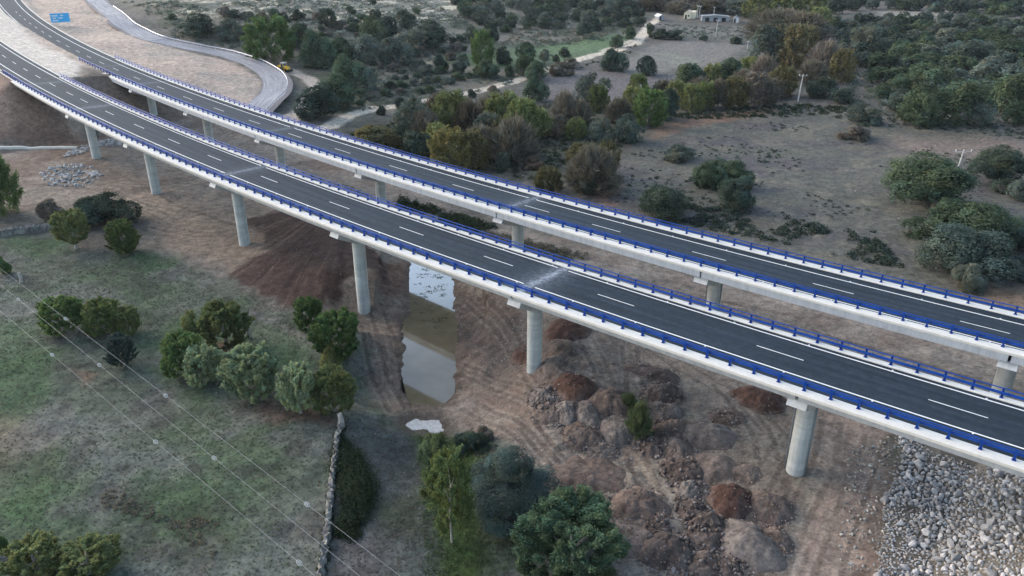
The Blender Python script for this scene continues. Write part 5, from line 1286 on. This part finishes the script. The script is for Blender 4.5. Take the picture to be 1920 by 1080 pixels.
# ------------------------------------------------------------------ dumped heaps of soil
RED, BRN, GRY, TANC, DRK = (78, 59, 52), (98, 86, 79), (110, 103, 98), (110, 99, 92), (82, 73, 69)
HEAPS = [
 (1062, 618, 82, 52, RED, 0, 1.5, 'dark red heap tipped farthest back, half under the near viaduct'),
 (1050, 652, 82, 46, BRN, 0, 1.4, 'brown heap directly in front of the dark red one under the viaduct'),
 (1040, 688, 78, 50, TANC, .3, 1.2, 'tan heap right of the column foot'),
 (985, 664, 46, 46, RED, 0, 1.2, 'dark red heap half hidden behind the middle column'),
 (1018, 742, 50, 40, GRY, 1, .9, 'low stony grey heap in front of the middle column'),
 (1077, 724, 84, 50, RED, .2, 1.6, 'bright red-brown heap in the left row of heaps'),
 (1062, 772, 54, 44, GRY, 1, .9, 'stony grey heap below the bright red-brown one'),
 (1102, 776, 54, 50, GRY, .1, 1.1, 'smooth grey heap right of the stony grey one'),
 (1148, 752, 78, 56, BRN, .1, 1.4, 'brown heap touching the bright red-brown one'),
 (1094, 816, 76, 48, BRN, .5, 1.2, 'brown stony heap at the lower left of the first row'),
 (1156, 806, 62, 58, GRY, .1, 1.2, 'smooth grey heap left of the tall weeds'),
 (1238, 702, 66, 44, DRK, .2, 1.0, 'dark heap at the back of the right row'),
 (1246, 738, 64, 42, DRK, .8, 1.2, 'dark stony heap second in the right row'),
 (1248, 770, 56, 38, GRY, .4, 1.1, 'grey heap right of the tall weeds'),
 (1260, 806, 70, 46, BRN, .7, 1.2, 'brown heap in the middle of the right row'),
 (1266, 838, 66, 42, TANC, .4, 1.1, 'tan heap below the middle of the right row'),
 (1280, 880, 74, 56, DRK, 1, 1.3, 'dark cloddy heap left of the two flat grey heaps'),
 (1292, 916, 60, 40, GRY, 1, .9, 'small grey-green stony heap under the dark cloddy one'),
 (1326, 812, 100, 58, GRY, 0, 1.1, 'wide smooth grey heap, upper of two beside the right row'),
 (1338, 872, 98, 60, TANC, 0, 1.0, 'wide smooth grey-tan heap, lower of two beside the right row'),
 (1424, 746, 86, 60, RED, .2, 1.5, 'very dark red heap beside the front right column'),
 (1198, 942, 92, 74, BRN, .5, 1.5, 'brown heap with pale rocks on its crest, right of the big green tree'),
 (1370, 936, 90, 68, RED, .2, 1.5, 'red-brown heap left in the front pair by the haul road'),
 (1442, 948, 76, 62, BRN, .2, 1.4, 'brown heap right in the front pair by the haul road'),
 (1404, 1016, 106, 100, GRY, 0, 1.7, 'largest smooth pale grey heap near the bottom right'),
 (1326, 990, 80, 80, DRK, 1, 1.2, 'rocky dark heap left of the largest grey heap'),
 (1252, 1030, 90, 84, DRK, 1, 1.6, 'big heap of dark clods and broken rocks at the bottom'),
 (1318, 1058, 76, 50, BRN, .8, 1.1, 'brown rocky heap at the bottom edge between the dark clods and the grey heap'),
 (1100, 886, 136, 80, BRN, 0, .7, 'broad flat brown mound behind the big green tree'),
 (1170, 1000, 110, 80, TANC, 0, .6, 'flat smooth tan mound between the green tree and the dark clods'),
 (1030, 770, 60, 46, BRN, .6, .8, 'low brown stony heap left of the smooth grey ones'),
 (1126, 842, 60, 40, GRY, .5, .7, 'low grey heap below the first row of heaps'),
 (1222, 836, 46, 40, DRK, .9, .8, 'small dark stony heap right below the tall weeds'),
 (1236, 980, 54, 44, DRK, .9, .9, 'dark clod heap between the rock-crested heap and the big clods'),
 (1300, 956, 60, 48, DRK, .8, 1.0, 'dark stony heap left of the red-brown front heap'),
 (1396, 884, 60, 40, TANC, .1, .6, 'low smooth mound right of the wide grey-tan heap'),
 (1364, 780, 60, 40, BRN, .4, .6, 'low brown mound left of the very dark red heap'),
 (1200, 690, 54, 36, BRN, .2, .7, 'low brown mound behind the tall weeds'),
 (1458, 1010, 44, 60, BRN, .4, .9, 'narrow brown heap on the right flank of the largest grey heap'),
 (1370, 1062, 70, 40, DRK, .8, .8, 'dark heap at the bottom edge under the largest grey heap')]
def rock_lump(g, r):
    ph = (1 + 5 ** .5) / 2
    import bmesh
    bm = bmesh.new(); bmesh.ops.create_icosphere(bm, subdivisions=2, radius=1)
    for v in bm.verts: v.co = Vector(v.co) * g.uniform(.94, 1.06)
    for _ in range(8):
        n = Vector((g.gauss(0, 1), g.gauss(0, 1), g.gauss(0, 1))).normalized(); dd = g.uniform(.46, .70)
        for v in bm.verts:
            q = v.co.dot(n)
            if q > dd: v.co -= n * (q - dd)
    sc = Vector((g.uniform(1.0, 1.45), g.uniform(.9, 1.15), g.uniform(.7, 1.0)))
    for v in bm.verts: v.co = Vector((v.co.x * sc.x, v.co.y * sc.y, v.co.z * sc.z)) * r
    V = [tuple(v.co) for v in bm.verts]; Fc = [tuple(v.index for v in f.verts) for f in bm.faces]; bm.free()
    return np.array(V), np.array(Fc)
_g = random.Random(11); LUMPS = [rock_lump(_g, 1.0) for _ in range(10)]
def lump_batch(P, R, tint, g=RNG):
    V = []; Fs = []; T = []; n0 = 0
    for k in range(len(P)):
        v, f = LUMPS[int(g.integers(0, 10))]; a = g.uniform(0, 6.28); c, s = math.cos(a), math.sin(a)
        q = v @ np.array([[c, s, 0], [-s, c, 0], [0, 0, 1]]) * R[k] + P[k]
        V.append(q); Fs.append(f + n0); T.append(np.repeat(tint[k:k + 1], len(q), 0)); n0 += len(q)
    return np.concatenate(V), np.concatenate(Fs), np.concatenate(T)
for (u, v, w, h, colr, rocky, hh, lab) in HEAPS:
    P = at1(u, v); k = pxm(P); dep = math.atan2(ZC, P[1]); rx = w / k / 2 * 1.12; ry = h / k / math.sin(dep) / 2 * .98
    P = at1(u, v + h * .08)
    NR, NT = 30, 64; g = np.random.default_rng(int(u + v))
    rr = np.linspace(0, 1, NR); th = np.linspace(0, 2 * math.pi, NT, endpoint=False)
    R, TH = np.meshgrid(rr, th, indexing='ij'); wob = 1 + .12 * np.sin(2 * TH + g.uniform(0, 6)) + .07 * np.sin(3 * TH + g.uniform(0, 6)) + .05 * np.sin(7 * TH + g.uniform(0, 6))
    X = P[0] + rx * R * wob * np.cos(TH); Y = P[1] + ry * R * wob * np.sin(TH)
    Z0 = ground_z(X.ravel(), Y.ravel(), False).reshape(X.shape)
    rx *= 1.14; ry *= 1.14; ridge = 1 - np.clip(np.abs(R * np.cos(TH - g.uniform(0, 3.1))) * .0, 0, 1)
    prof = np.clip(1 - R ** 2.0, 0, 1) ** .95 * hh * ridge
    nz = (fbm(X.ravel(), Y.ravel(), 1.3, 4, int(u)) - .5).reshape(X.shape); nf = (fbm(X.ravel(), Y.ravel(), .45, 3, int(v)) - .5).reshape(X.shape)
    Z = Z0 - .12 + prof + nz * (.5 + .5 * rocky) * (1 - R ** 4) + nf * (.14 + .4 * rocky) * (1 - R ** 4)
    Z[-1] -= .35
    ii = np.arange(NR * NT).reshape(NR, NT); jj = np.roll(ii, -1, 1)
    f = np.stack([ii[:-1], jj[:-1], jj[1:], ii[1:]], -1).reshape(-1, 4)[NT * 0:]
    alb = lin(*colr) * (1 + (nz.ravel()[:, None]) * .9 + nf.ravel()[:, None] * .7)
    mixk = sstep(.5, .66, fbm(X.ravel(), Y.ravel(), 1.8, 3, int(u) + 3))[:, None] * .55
    alb = alb + (lin(112, 104, 100) - alb) * mixk * (.7 if colr != RED else .35)
    rim = sstep(.72, 1.0, R.ravel() + nf.ravel() * .5)[:, None] * .6; alb = alb + (lin(112, 100, 94) - alb) * rim
    V = np.stack([X.ravel() - P[0], Y.ravel() - P[1], Z.ravel() - P[2]], 1)
    root = empty('soil_heap', P); tag(root, lab, 'soil heap', 'heaps of dumped soil')
    link_mesh('mound', mesh_np('mound', V, f, True, attrs={'albedo': np.clip(alb, .01, .7)}), M['heap'], root)
    ns = int(110 + 260 * rocky); q = np.sqrt(g.random(ns)) * 1.08; a = g.uniform(0, 6.28, ns)
    edge = g.random(ns) < .5; q = np.where(edge, g.uniform(.82, 1.15, ns), q)
    sx = P[0] + rx * q * np.cos(a); sy = P[1] + ry * q * np.sin(a)
    sz = ground_z(sx, sy, False) - .1 + np.clip(1 - np.clip(q, 0, 1) ** 1.7, 0, 1) ** .85 * hh
    rs = g.uniform(.04, .10, ns) * (1 + 1.5 * rocky * (g.random(ns) < .35))
    V, Fc, T = lump_batch(np.stack([sx, sy, sz], 1) - P, rs, tints(ns, g, .6, 2.0 if rocky < .5 else 1.5), g)
    s = link_mesh('clods', mesh_np('clods', V, Fc, False, attrs={'tint': T}), M['darkstone'], root); s['kind'] = 'stuff'

# ------------------------------------------------------------------ quarry stone slope at the right abutment
RIP = [(1683, 812), (1930, 880), (2120, 960), (2120, 1300), (1640, 1300), (1640, 1085), (1655, 1010), (1668, 930), (1690, 890)]
rip_w = [tuple(p[:2]) for p in at([p[0] for p in RIP], [p[1] for p in RIP])]
bx = [p[0] for p in rip_w]; by = [p[1] for p in rip_w]
pts = []; g = np.random.default_rng(8); cell = {}
def try_add(x, y, r):
    k0, k1 = int(x // 1.0), int(y // 1.0)
    for a in range(k0 - 2, k0 + 3):
        for b in range(k1 - 2, k1 + 3):
            for (X, Y, R_) in cell.get((a, b), ()):
                if (X - x) ** 2 + (Y - y) ** 2 < ((R_ + r) * .74) ** 2: return False
    cell.setdefault((k0, k1), []).append((x, y, r)); pts.append((x, y, r)); return True
for r0, r1, tries in ((.42, .56, 140), (.26, .38, 3400), (.16, .25, 14000), (.09, .16, 16000)):
    X = g.uniform(min(bx), max(bx), tries); Y = g.uniform(min(by), max(by), tries); ok = poly_sd(X, Y, rip_w) + (fbm(X, Y, 2, 2, 5) - .5) * 1.5 < 0
    bare = fbm(X, Y, 3.2, 3, 77)
    for x, y, q, bb in zip(X, Y, ok, bare):
        if q and not (bb > .60 and r1 > .17): try_add(x, y, g.uniform(r0, r1))
pts = np.array(pts); z = ground_z(pts[:, 0], pts[:, 1])
uu, vv, ww = project(np.stack([pts[:, 0], pts[:, 1], z], 1))
vis = (uu > -20) & (uu < 1950) & (vv < 1100); order = np.argsort(-(pts[:, 2] / ww) * vis)
single = order[:290]; rest = order[290:]
rock_me = []
for k, (v, f) in enumerate(LUMPS):
    for t in (0.62, .85, 1.1):
        me = mesh_np('boulder', v, f, False, attrs={'tint': np.full((len(v), 3), t)}); me.materials.append(M['rock']); rock_me.append(me)
for k in single:
    o = link_mesh('boulder', rock_me[int(g.integers(0, len(rock_me)))], None)
    r = pts[k, 2]; o.location = (pts[k, 0], pts[k, 1], z[k] + r * .25); o.scale = (r, r, r); o.rotation_euler = (g.uniform(-.5, .5), g.uniform(-.5, .5), g.uniform(0, 6.28))
    tag(o, 'grey quarried boulder on the stone slope under the right end of the near viaduct', 'boulder', 'boulders of the stone slope')
V, Fc, T = lump_batch(np.stack([pts[rest, 0], pts[rest, 1], z[rest] + pts[rest, 2] * .2], 1), pts[rest, 2], tints(len(rest), g, .5, 1.1), g)
tag(link_mesh('rock_fill', mesh_np('rock_fill', V, Fc, False, attrs={'tint': T}), M['rock']), 'smaller grey stones filling the stone slope at the right abutment', 'stones', kind='stuff')

# ------------------------------------------------------------------ loose stones, rubble, grass and scrub nobody could count
def scatter_poly(px, n, g):
    W = [tuple(p[:2]) for p in at([p[0] for p in px], [p[1] for p in px])]
    bx = [p[0] for p in W]; by = [p[1] for p in W]; X = g.uniform(min(bx), max(bx), n * 5); Y = g.uniform(min(by), max(by), n * 5)
    m = np.where(poly_sd(X, Y, W) < 0)[0][:n]; return X[m], Y[m]
g = np.random.default_rng(21)
SX, SY, SR = [], [], []
for px, n, r0, r1 in (([(0, 460), (300, 470), (680, 660), (660, 780), (600, 1075), (0, 1075)], 170, .04, .13), ([(640, 800), (780, 800), (820, 1060), (620, 1060)], 70, .04, .10), ([(850, 540), (1180, 600), (1480, 800), (1440, 1080), (1150, 1080), (1000, 900), (860, 760)], 2600, .03, .13), ([(620, 300), (1100, 470), (1900, 690), (1900, 760), (1200, 520), (640, 330)], 240, .04, .16),
                      ([(200, 370), (480, 420), (690, 520), (680, 650), (500, 560), (300, 470)], 420, .03, .10), ([(1200, 280), (1900, 260), (1900, 540), (1500, 470), (1160, 380)], 260, .06, .2), ([(560, 250), (980, 160), (1180, 210), (1000, 320), (700, 290)], 120, .08, .3), ([(860, 500), (1180, 500), (1180, 530), (880, 530)], 40, .05, .2), ([(1590, 830), (1690, 812), (1670, 1070), (1570, 1070)], 420, .05, .24), ([(1480, 900), (1640, 860), (1640, 1070), (1470, 1070)], 120, .03, .09)):
    X, Y = scatter_poly(px, n, g); SX.append(X); SY.append(Y); SR.append(g.uniform(r0, r1, len(X)) * g.uniform(.5, 1, len(X)))
X, Y, R_ = map(np.concatenate, (SX, SY, SR)); V, Fc, T = lump_batch(np.stack([X, Y, ground_z(X, Y) + R_ * .3], 1), R_, tints(len(X), g, .6, 1.4), g)
tag(link_mesh('loose_stones', mesh_np('loose_stones', V, Fc, False, attrs={'tint': T}), M['stone']), 'pale loose stones strewn over the site and the meadow', 'stones', kind='stuff')
SX, SY, SR = [], [], []
for px, n, r0, r1 in (([(70, 330), (100, 310), (165, 308), (195, 330), (160, 352), (95, 350)], 260, .08, .45), ([(122, 288), (150, 280), (225, 274), (240, 262), (200, 262), (150, 276)], 260, .10, .4), ([(118, 295), (150, 290), (170, 280), (130, 283)], 120, .1, .4)):
    X, Y = scatter_poly(px, n, g); SX.append(X); SY.append(Y); SR.append(g.uniform(r0, r1, len(X)))
X, Y, R_ = map(np.concatenate, (SX, SY, SR)); V, Fc, T = lump_batch(np.stack([X, Y, ground_z(X, Y) + R_ * .3], 1), R_, tints(len(X), g, .6, 1.3), g)
tag(link_mesh('rubble', mesh_np('rubble', V, Fc, False, attrs={'tint': T}), M['rock']), 'patches of pale broken rubble under the left end of the near viaduct', 'rubble', kind='stuff')
# rock outcrops on the hillside
X, Y = scatter_poly([(360, 8), (560, 0), (820, 0), (840, 40), (790, 100), (700, 70), (600, 50), (500, 55), (400, 40)], 1500, g)
m = fbm(X * .5 + Y * .4, Y - X * .3, 7, 3, 31) > .5; X, Y = X[m], Y[m]; R_ = g.uniform(.15, .75, len(X)) * g.uniform(.5, 1, len(X))
V, Fc, T = lump_batch(np.stack([X, Y, ground_z(X, Y) + R_ * .1], 1), R_, tints(len(X), g, .6, 1.4), g)
tag(link_mesh('hillside_rocks', mesh_np('hillside_rocks', V, Fc, False, attrs={'tint': T}), M['stone']), 'pale weathered rock outcrops on the upper left hillside', 'rocks', kind='stuff')

def tufts(name, zones, fol, label, cat, nl, up=1.0):
    V = []; Fs = []; T = []; n0 = 0
    for px, n, r0, r1, h, pat in zones:
        X, Y = scatter_poly(px, n, g)
        if pat is not None: m = pat(X, Y); X, Y = X[m], Y[m]
        if not len(X): continue
        Z = ground_z(X, Y); R_ = g.uniform(r0, r1, len(X)); K = nl
        c = np.repeat(np.stack([X, Y, Z], 1), K, 0); r = np.repeat(R_, K); d = _unit(g.normal(size=(len(c), 3)) + np.array([0, 0, .3])); d[:, 2] = np.abs(d[:, 2])
        P = c + d * (r * g.uniform(.4, 1.0, len(c)))[:, None] * np.array([1, 1, h])
        t = np.repeat(tints(len(X), g), K, 0) * tints(len(c), g, .8, 1.2)
        v, f, tt = leaf_quads(P, _unit(d + g.normal(size=(len(c), 3)) * .6), 1.0, t, 1.8, g)
        s = np.repeat(np.clip(r * .24, .05, .5), 4)[:, None]; ctr = np.repeat(P, 4, 0); v = ctr + (v - ctr) * s
        V.append(v); Fs.append(f + n0); T.append(tt); n0 += len(v)
    o = link_mesh(name, mesh_np(name, np.concatenate(V), np.concatenate(Fs), False, attrs={'tint': np.concatenate(T)}), FOL[fol]); tag(o, label, cat, kind='stuff')
pn = lambda sc, th, sd: (lambda X, Y: fbm(X, Y, sc, 3, sd) > th)
tufts('heath_scrub', [([(1180, 290), (1440, 230), (1900, 270), (1900, 540), (1500, 468), (1130, 372)], 1500, .2, .7, .6, pn(13, .57, 3)), ([(1240, 360), (1420, 400), (1640, 440), (1700, 505), (1480, 460), (1230, 410)], 700, .4, 1.1, .8, pn(7, .46, 4)), ([(1560, 200), (1920, 236), (1920, 262), (1560, 225)], 260, .3, .9, .7, None)], 'darkoak', 'low dark scrub spread over the big dry field', 'scrub', 34)
tufts('hillside_scrub', [([(230, 5), (800, 0), (900, 60), (780, 180), (660, 200), (540, 120), (330, 72)], 2600, .4, 1.7, .8, pn(14, .43, 5)), ([(700, 205), (960, 160), (960, 140), (640, 150), (650, 210)], 700, .4, 1.3, .7, pn(9, .42, 6)), ([(860, 10), (1200, 0), (1190, 70), (1000, 90), (860, 60)], 1200, .5, 1.9, .8, pn(14, .42, 7)), ([(1230, 45), (1420, 52), (1420, 76), (1230, 70)], 260, .5, 1.4, .6, None), ([(1560, 40), (1920, 20), (1920, 236), (1700, 232), (1580, 190)], 1900, .6, 2.2, .8, None)], 'greyoak', 'grey-green scrub spread over the hillside and under the far oaks', 'scrub', 30)
tufts('river_scrub', [([(632, 800), (648, 800), (632, 900), (622, 1000), (612, 1080), (594, 1080), (606, 1000), (618, 900)], 260, .12, .4, .9, None), ([(650, 250), (760, 220), (1000, 195), (1180, 200), (1190, 270), (1100, 350), (960, 330), (700, 285)], 1500, .3, 1.1, .8, pn(6, .4, 8)), ([(750, 372), (860, 402), (930, 425), (900, 440), (830, 425), (740, 398)], 420, .4, 1.3, 1.0, pn(4, .42, 12)), ([(1250, 215), (1460, 196), (1600, 200), (1600, 212), (1300, 225)], 400, .4, 1.1, .8, None), ([(1180, 105), (1010, 150), (1050, 140), (1200, 75)], 160, .4, 1.0, .8, None)], 'ivy', 'dark undergrowth of the river wood and below the far viaduct', 'undergrowth', 34)
tufts('brown_scrub', [([(880, 425), (1000, 455), (1110, 480), (1040, 490), (900, 450)], 420, .25, .9, 1.0, None), ([(520, 318), (640, 345), (740, 395), (640, 372), (540, 335)], 200, .2, .7, .8, None), ([(640, 245), (1000, 195), (1190, 210), (1100, 340), (700, 285)], 500, .3, 1.0, .8, pn(7, .5, 9)), ([(970, 50), (1160, 55), (1100, 82), (930, 85)], 240, .5, 1.4, .5, None), ([(190, 915), (280, 930), (430, 990), (400, 1050), (300, 980), (190, 950)], 420, .12, .35, .8, pn(3, .5, 10)), ([(880, 800), (930, 830), (930, 880), (890, 860)], 90, .15, .4, .8, None)], 'brown', 'brown dead bracken between the river trees and in the meadow', 'undergrowth', 30)
tufts('meadow_grass', [([(-60, 450), (150, 462), (320, 485), (430, 530), (580, 612), (690, 660), (660, 780), (600, 1090), (-60, 1090)], 9000, .05, .22, .8, None), ([(640, 800), (775, 805), (830, 1000), (830, 1090), (610, 1090)], 1800, .05, .22, .8, None)], 'dry', 'short dry meadow grass in the foreground', 'grass', 12)
tufts('green_grass', [([(-60, 450), (150, 462), (320, 485), (430, 530), (580, 612), (690, 660), (660, 780), (600, 1090), (-60, 1090)], 7000, .06, .25, .7, pn(16, .5, 91)), ([(780, 815), (900, 812), (930, 900), (1100, 900), (1120, 1000), (900, 1090), (800, 1090)], 2600, .1, .35, .8, None), ([(1180, 745), (1215, 745), (1215, 830), (1185, 830)], 60, .1, .3, 1.2, None)], 'weed', 'fresh green grass patches in the meadow and under the near trees', 'grass', 12)

def debris():
    cx, cy = scatter_poly([(776, 495), (842, 525), (846, 640), (774, 610), (776, 540)], 38, g)
    V = []; Fs = []; T = []; n0 = 0
    k = np.repeat(np.arange(len(cx)), 14); n = len(k)
    P = np.stack([cx[k] + g.normal(size=n) * .35, cy[k] + g.normal(size=n) * .3, np.full(n, WATER_Z + .035)], 1)
    v, f, t = leaf_quads(P, _unit(g.normal(size=(n, 3)) * .2 + np.array([0, 0, 1.0])), .11, tints(n, g, .6, 1.3), 2.4, g)
    tag(link_mesh('floating_debris', mesh_np('floating_debris', v, f, False, attrs={'tint': t}), FOL['ivy']), 'dark weed and leaf debris floating on the muddy water', 'debris', kind='stuff')
debris()

# ------------------------------------------------------------------ thin evening haze over the whole valley
def haze():
    m = bpy.data.materials.new('valley_haze'); m.use_nodes = True; nt = m.node_tree; nt.nodes.remove(nt.nodes['Principled BSDF'])
    v = nt.nodes.new('ShaderNodeVolumePrincipled'); v.inputs['Color'].default_value = (.86, .92, 1.0, 1); v.inputs['Density'].default_value = HAZE; v.inputs['Anisotropy'].default_value = .2
    nt.links.new(v.outputs[0], nt.nodes['Material Output'].inputs['Volume'])
    b = MB(); b.box((0, 1400, 30), (4200, 3900, 80)); o = b.build('haze', m); tag(o, kind='stuff')
    m.cycles.homogeneous_volume = True
HAZE = .00005
haze()

# ------------------------------------------------------------------ camera, light, view
cam = bpy.data.cameras.new('camera'); co = bpy.data.objects.new('camera', cam); COL.objects.link(co)
cam.sensor_width = 36; cam.sensor_fit = 'HORIZONTAL'; cam.lens = F / 1920 * 36; cam.clip_start = .5; cam.clip_end = 30000
Rm = Matrix(((RT[0], UP[0], -FWD[0], 0), (RT[1], UP[1], -FWD[1], 0), (RT[2], UP[2], -FWD[2], ZC), (0, 0, 0, 1)))
co.matrix_world = Rm; SC.camera = co

SUN_EL, SUN_AZ = math.radians(29), math.radians(-66)     # azimuth from +Y, negative = to the left
w = bpy.data.worlds.new('World'); SC.world = w; w.use_nodes = True
nt = w.node_tree; bg = nt.nodes['Background']
sky = nt.nodes.new('ShaderNodeTexSky'); sky.sky_type = 'NISHITA'; sky.sun_disc = False; sky.sun_elevation = SUN_EL; sky.sun_rotation = SUN_AZ
sky.air_density = 1.0; sky.dust_density = 2.2; sky.ozone_density = 1.0
hs = nt.nodes.new('ShaderNodeHueSaturation'); hs.inputs['Saturation'].default_value = .95; hs.inputs['Hue'].default_value = .492
# the low evening sky beyond the valley is brighter than the cloud overhead
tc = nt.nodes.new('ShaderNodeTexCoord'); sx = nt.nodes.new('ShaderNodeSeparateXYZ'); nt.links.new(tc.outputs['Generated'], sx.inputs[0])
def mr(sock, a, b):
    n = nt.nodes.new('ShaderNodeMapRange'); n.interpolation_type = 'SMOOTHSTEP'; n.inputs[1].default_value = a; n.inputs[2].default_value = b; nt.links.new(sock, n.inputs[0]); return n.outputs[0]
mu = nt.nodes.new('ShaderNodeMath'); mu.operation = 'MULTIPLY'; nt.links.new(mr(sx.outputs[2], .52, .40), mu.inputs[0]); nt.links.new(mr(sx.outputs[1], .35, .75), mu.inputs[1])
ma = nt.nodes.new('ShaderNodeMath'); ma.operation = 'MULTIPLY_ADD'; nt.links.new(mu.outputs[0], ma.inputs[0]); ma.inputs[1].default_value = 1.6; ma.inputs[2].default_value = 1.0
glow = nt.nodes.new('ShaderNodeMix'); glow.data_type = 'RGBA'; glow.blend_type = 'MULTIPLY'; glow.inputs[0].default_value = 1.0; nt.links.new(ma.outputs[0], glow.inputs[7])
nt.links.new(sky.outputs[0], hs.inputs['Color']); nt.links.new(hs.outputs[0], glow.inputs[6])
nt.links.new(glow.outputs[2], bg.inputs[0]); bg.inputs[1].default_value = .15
sl = bpy.data.lights.new('sun', 'SUN'); sl.energy = .5; sl.angle = math.radians(60); sl.color = (1.0, .97, .93)
so = bpy.data.objects.new('sun', sl); COL.objects.link(so)
dv = Vector((math.sin(SUN_AZ) * math.cos(SUN_EL), math.cos(SUN_AZ) * math.cos(SUN_EL), math.sin(SUN_EL)))
so.rotation_euler = dv.to_track_quat('Z', 'Y').to_euler()
SC.view_settings.view_transform = 'Standard'; SC.view_settings.look = 'None'; SC.view_settings.gamma = 1.0; SC.view_settings.use_curve_mapping = False
SC.view_settings.exposure = 1.04
SC.cycles.max_bounces = 6; SC.cycles.diffuse_bounces = 3; SC.cycles.glossy_bounces = 3; SC.cycles.transparent_max_bounces = 4; SC.cycles.use_denoising = True
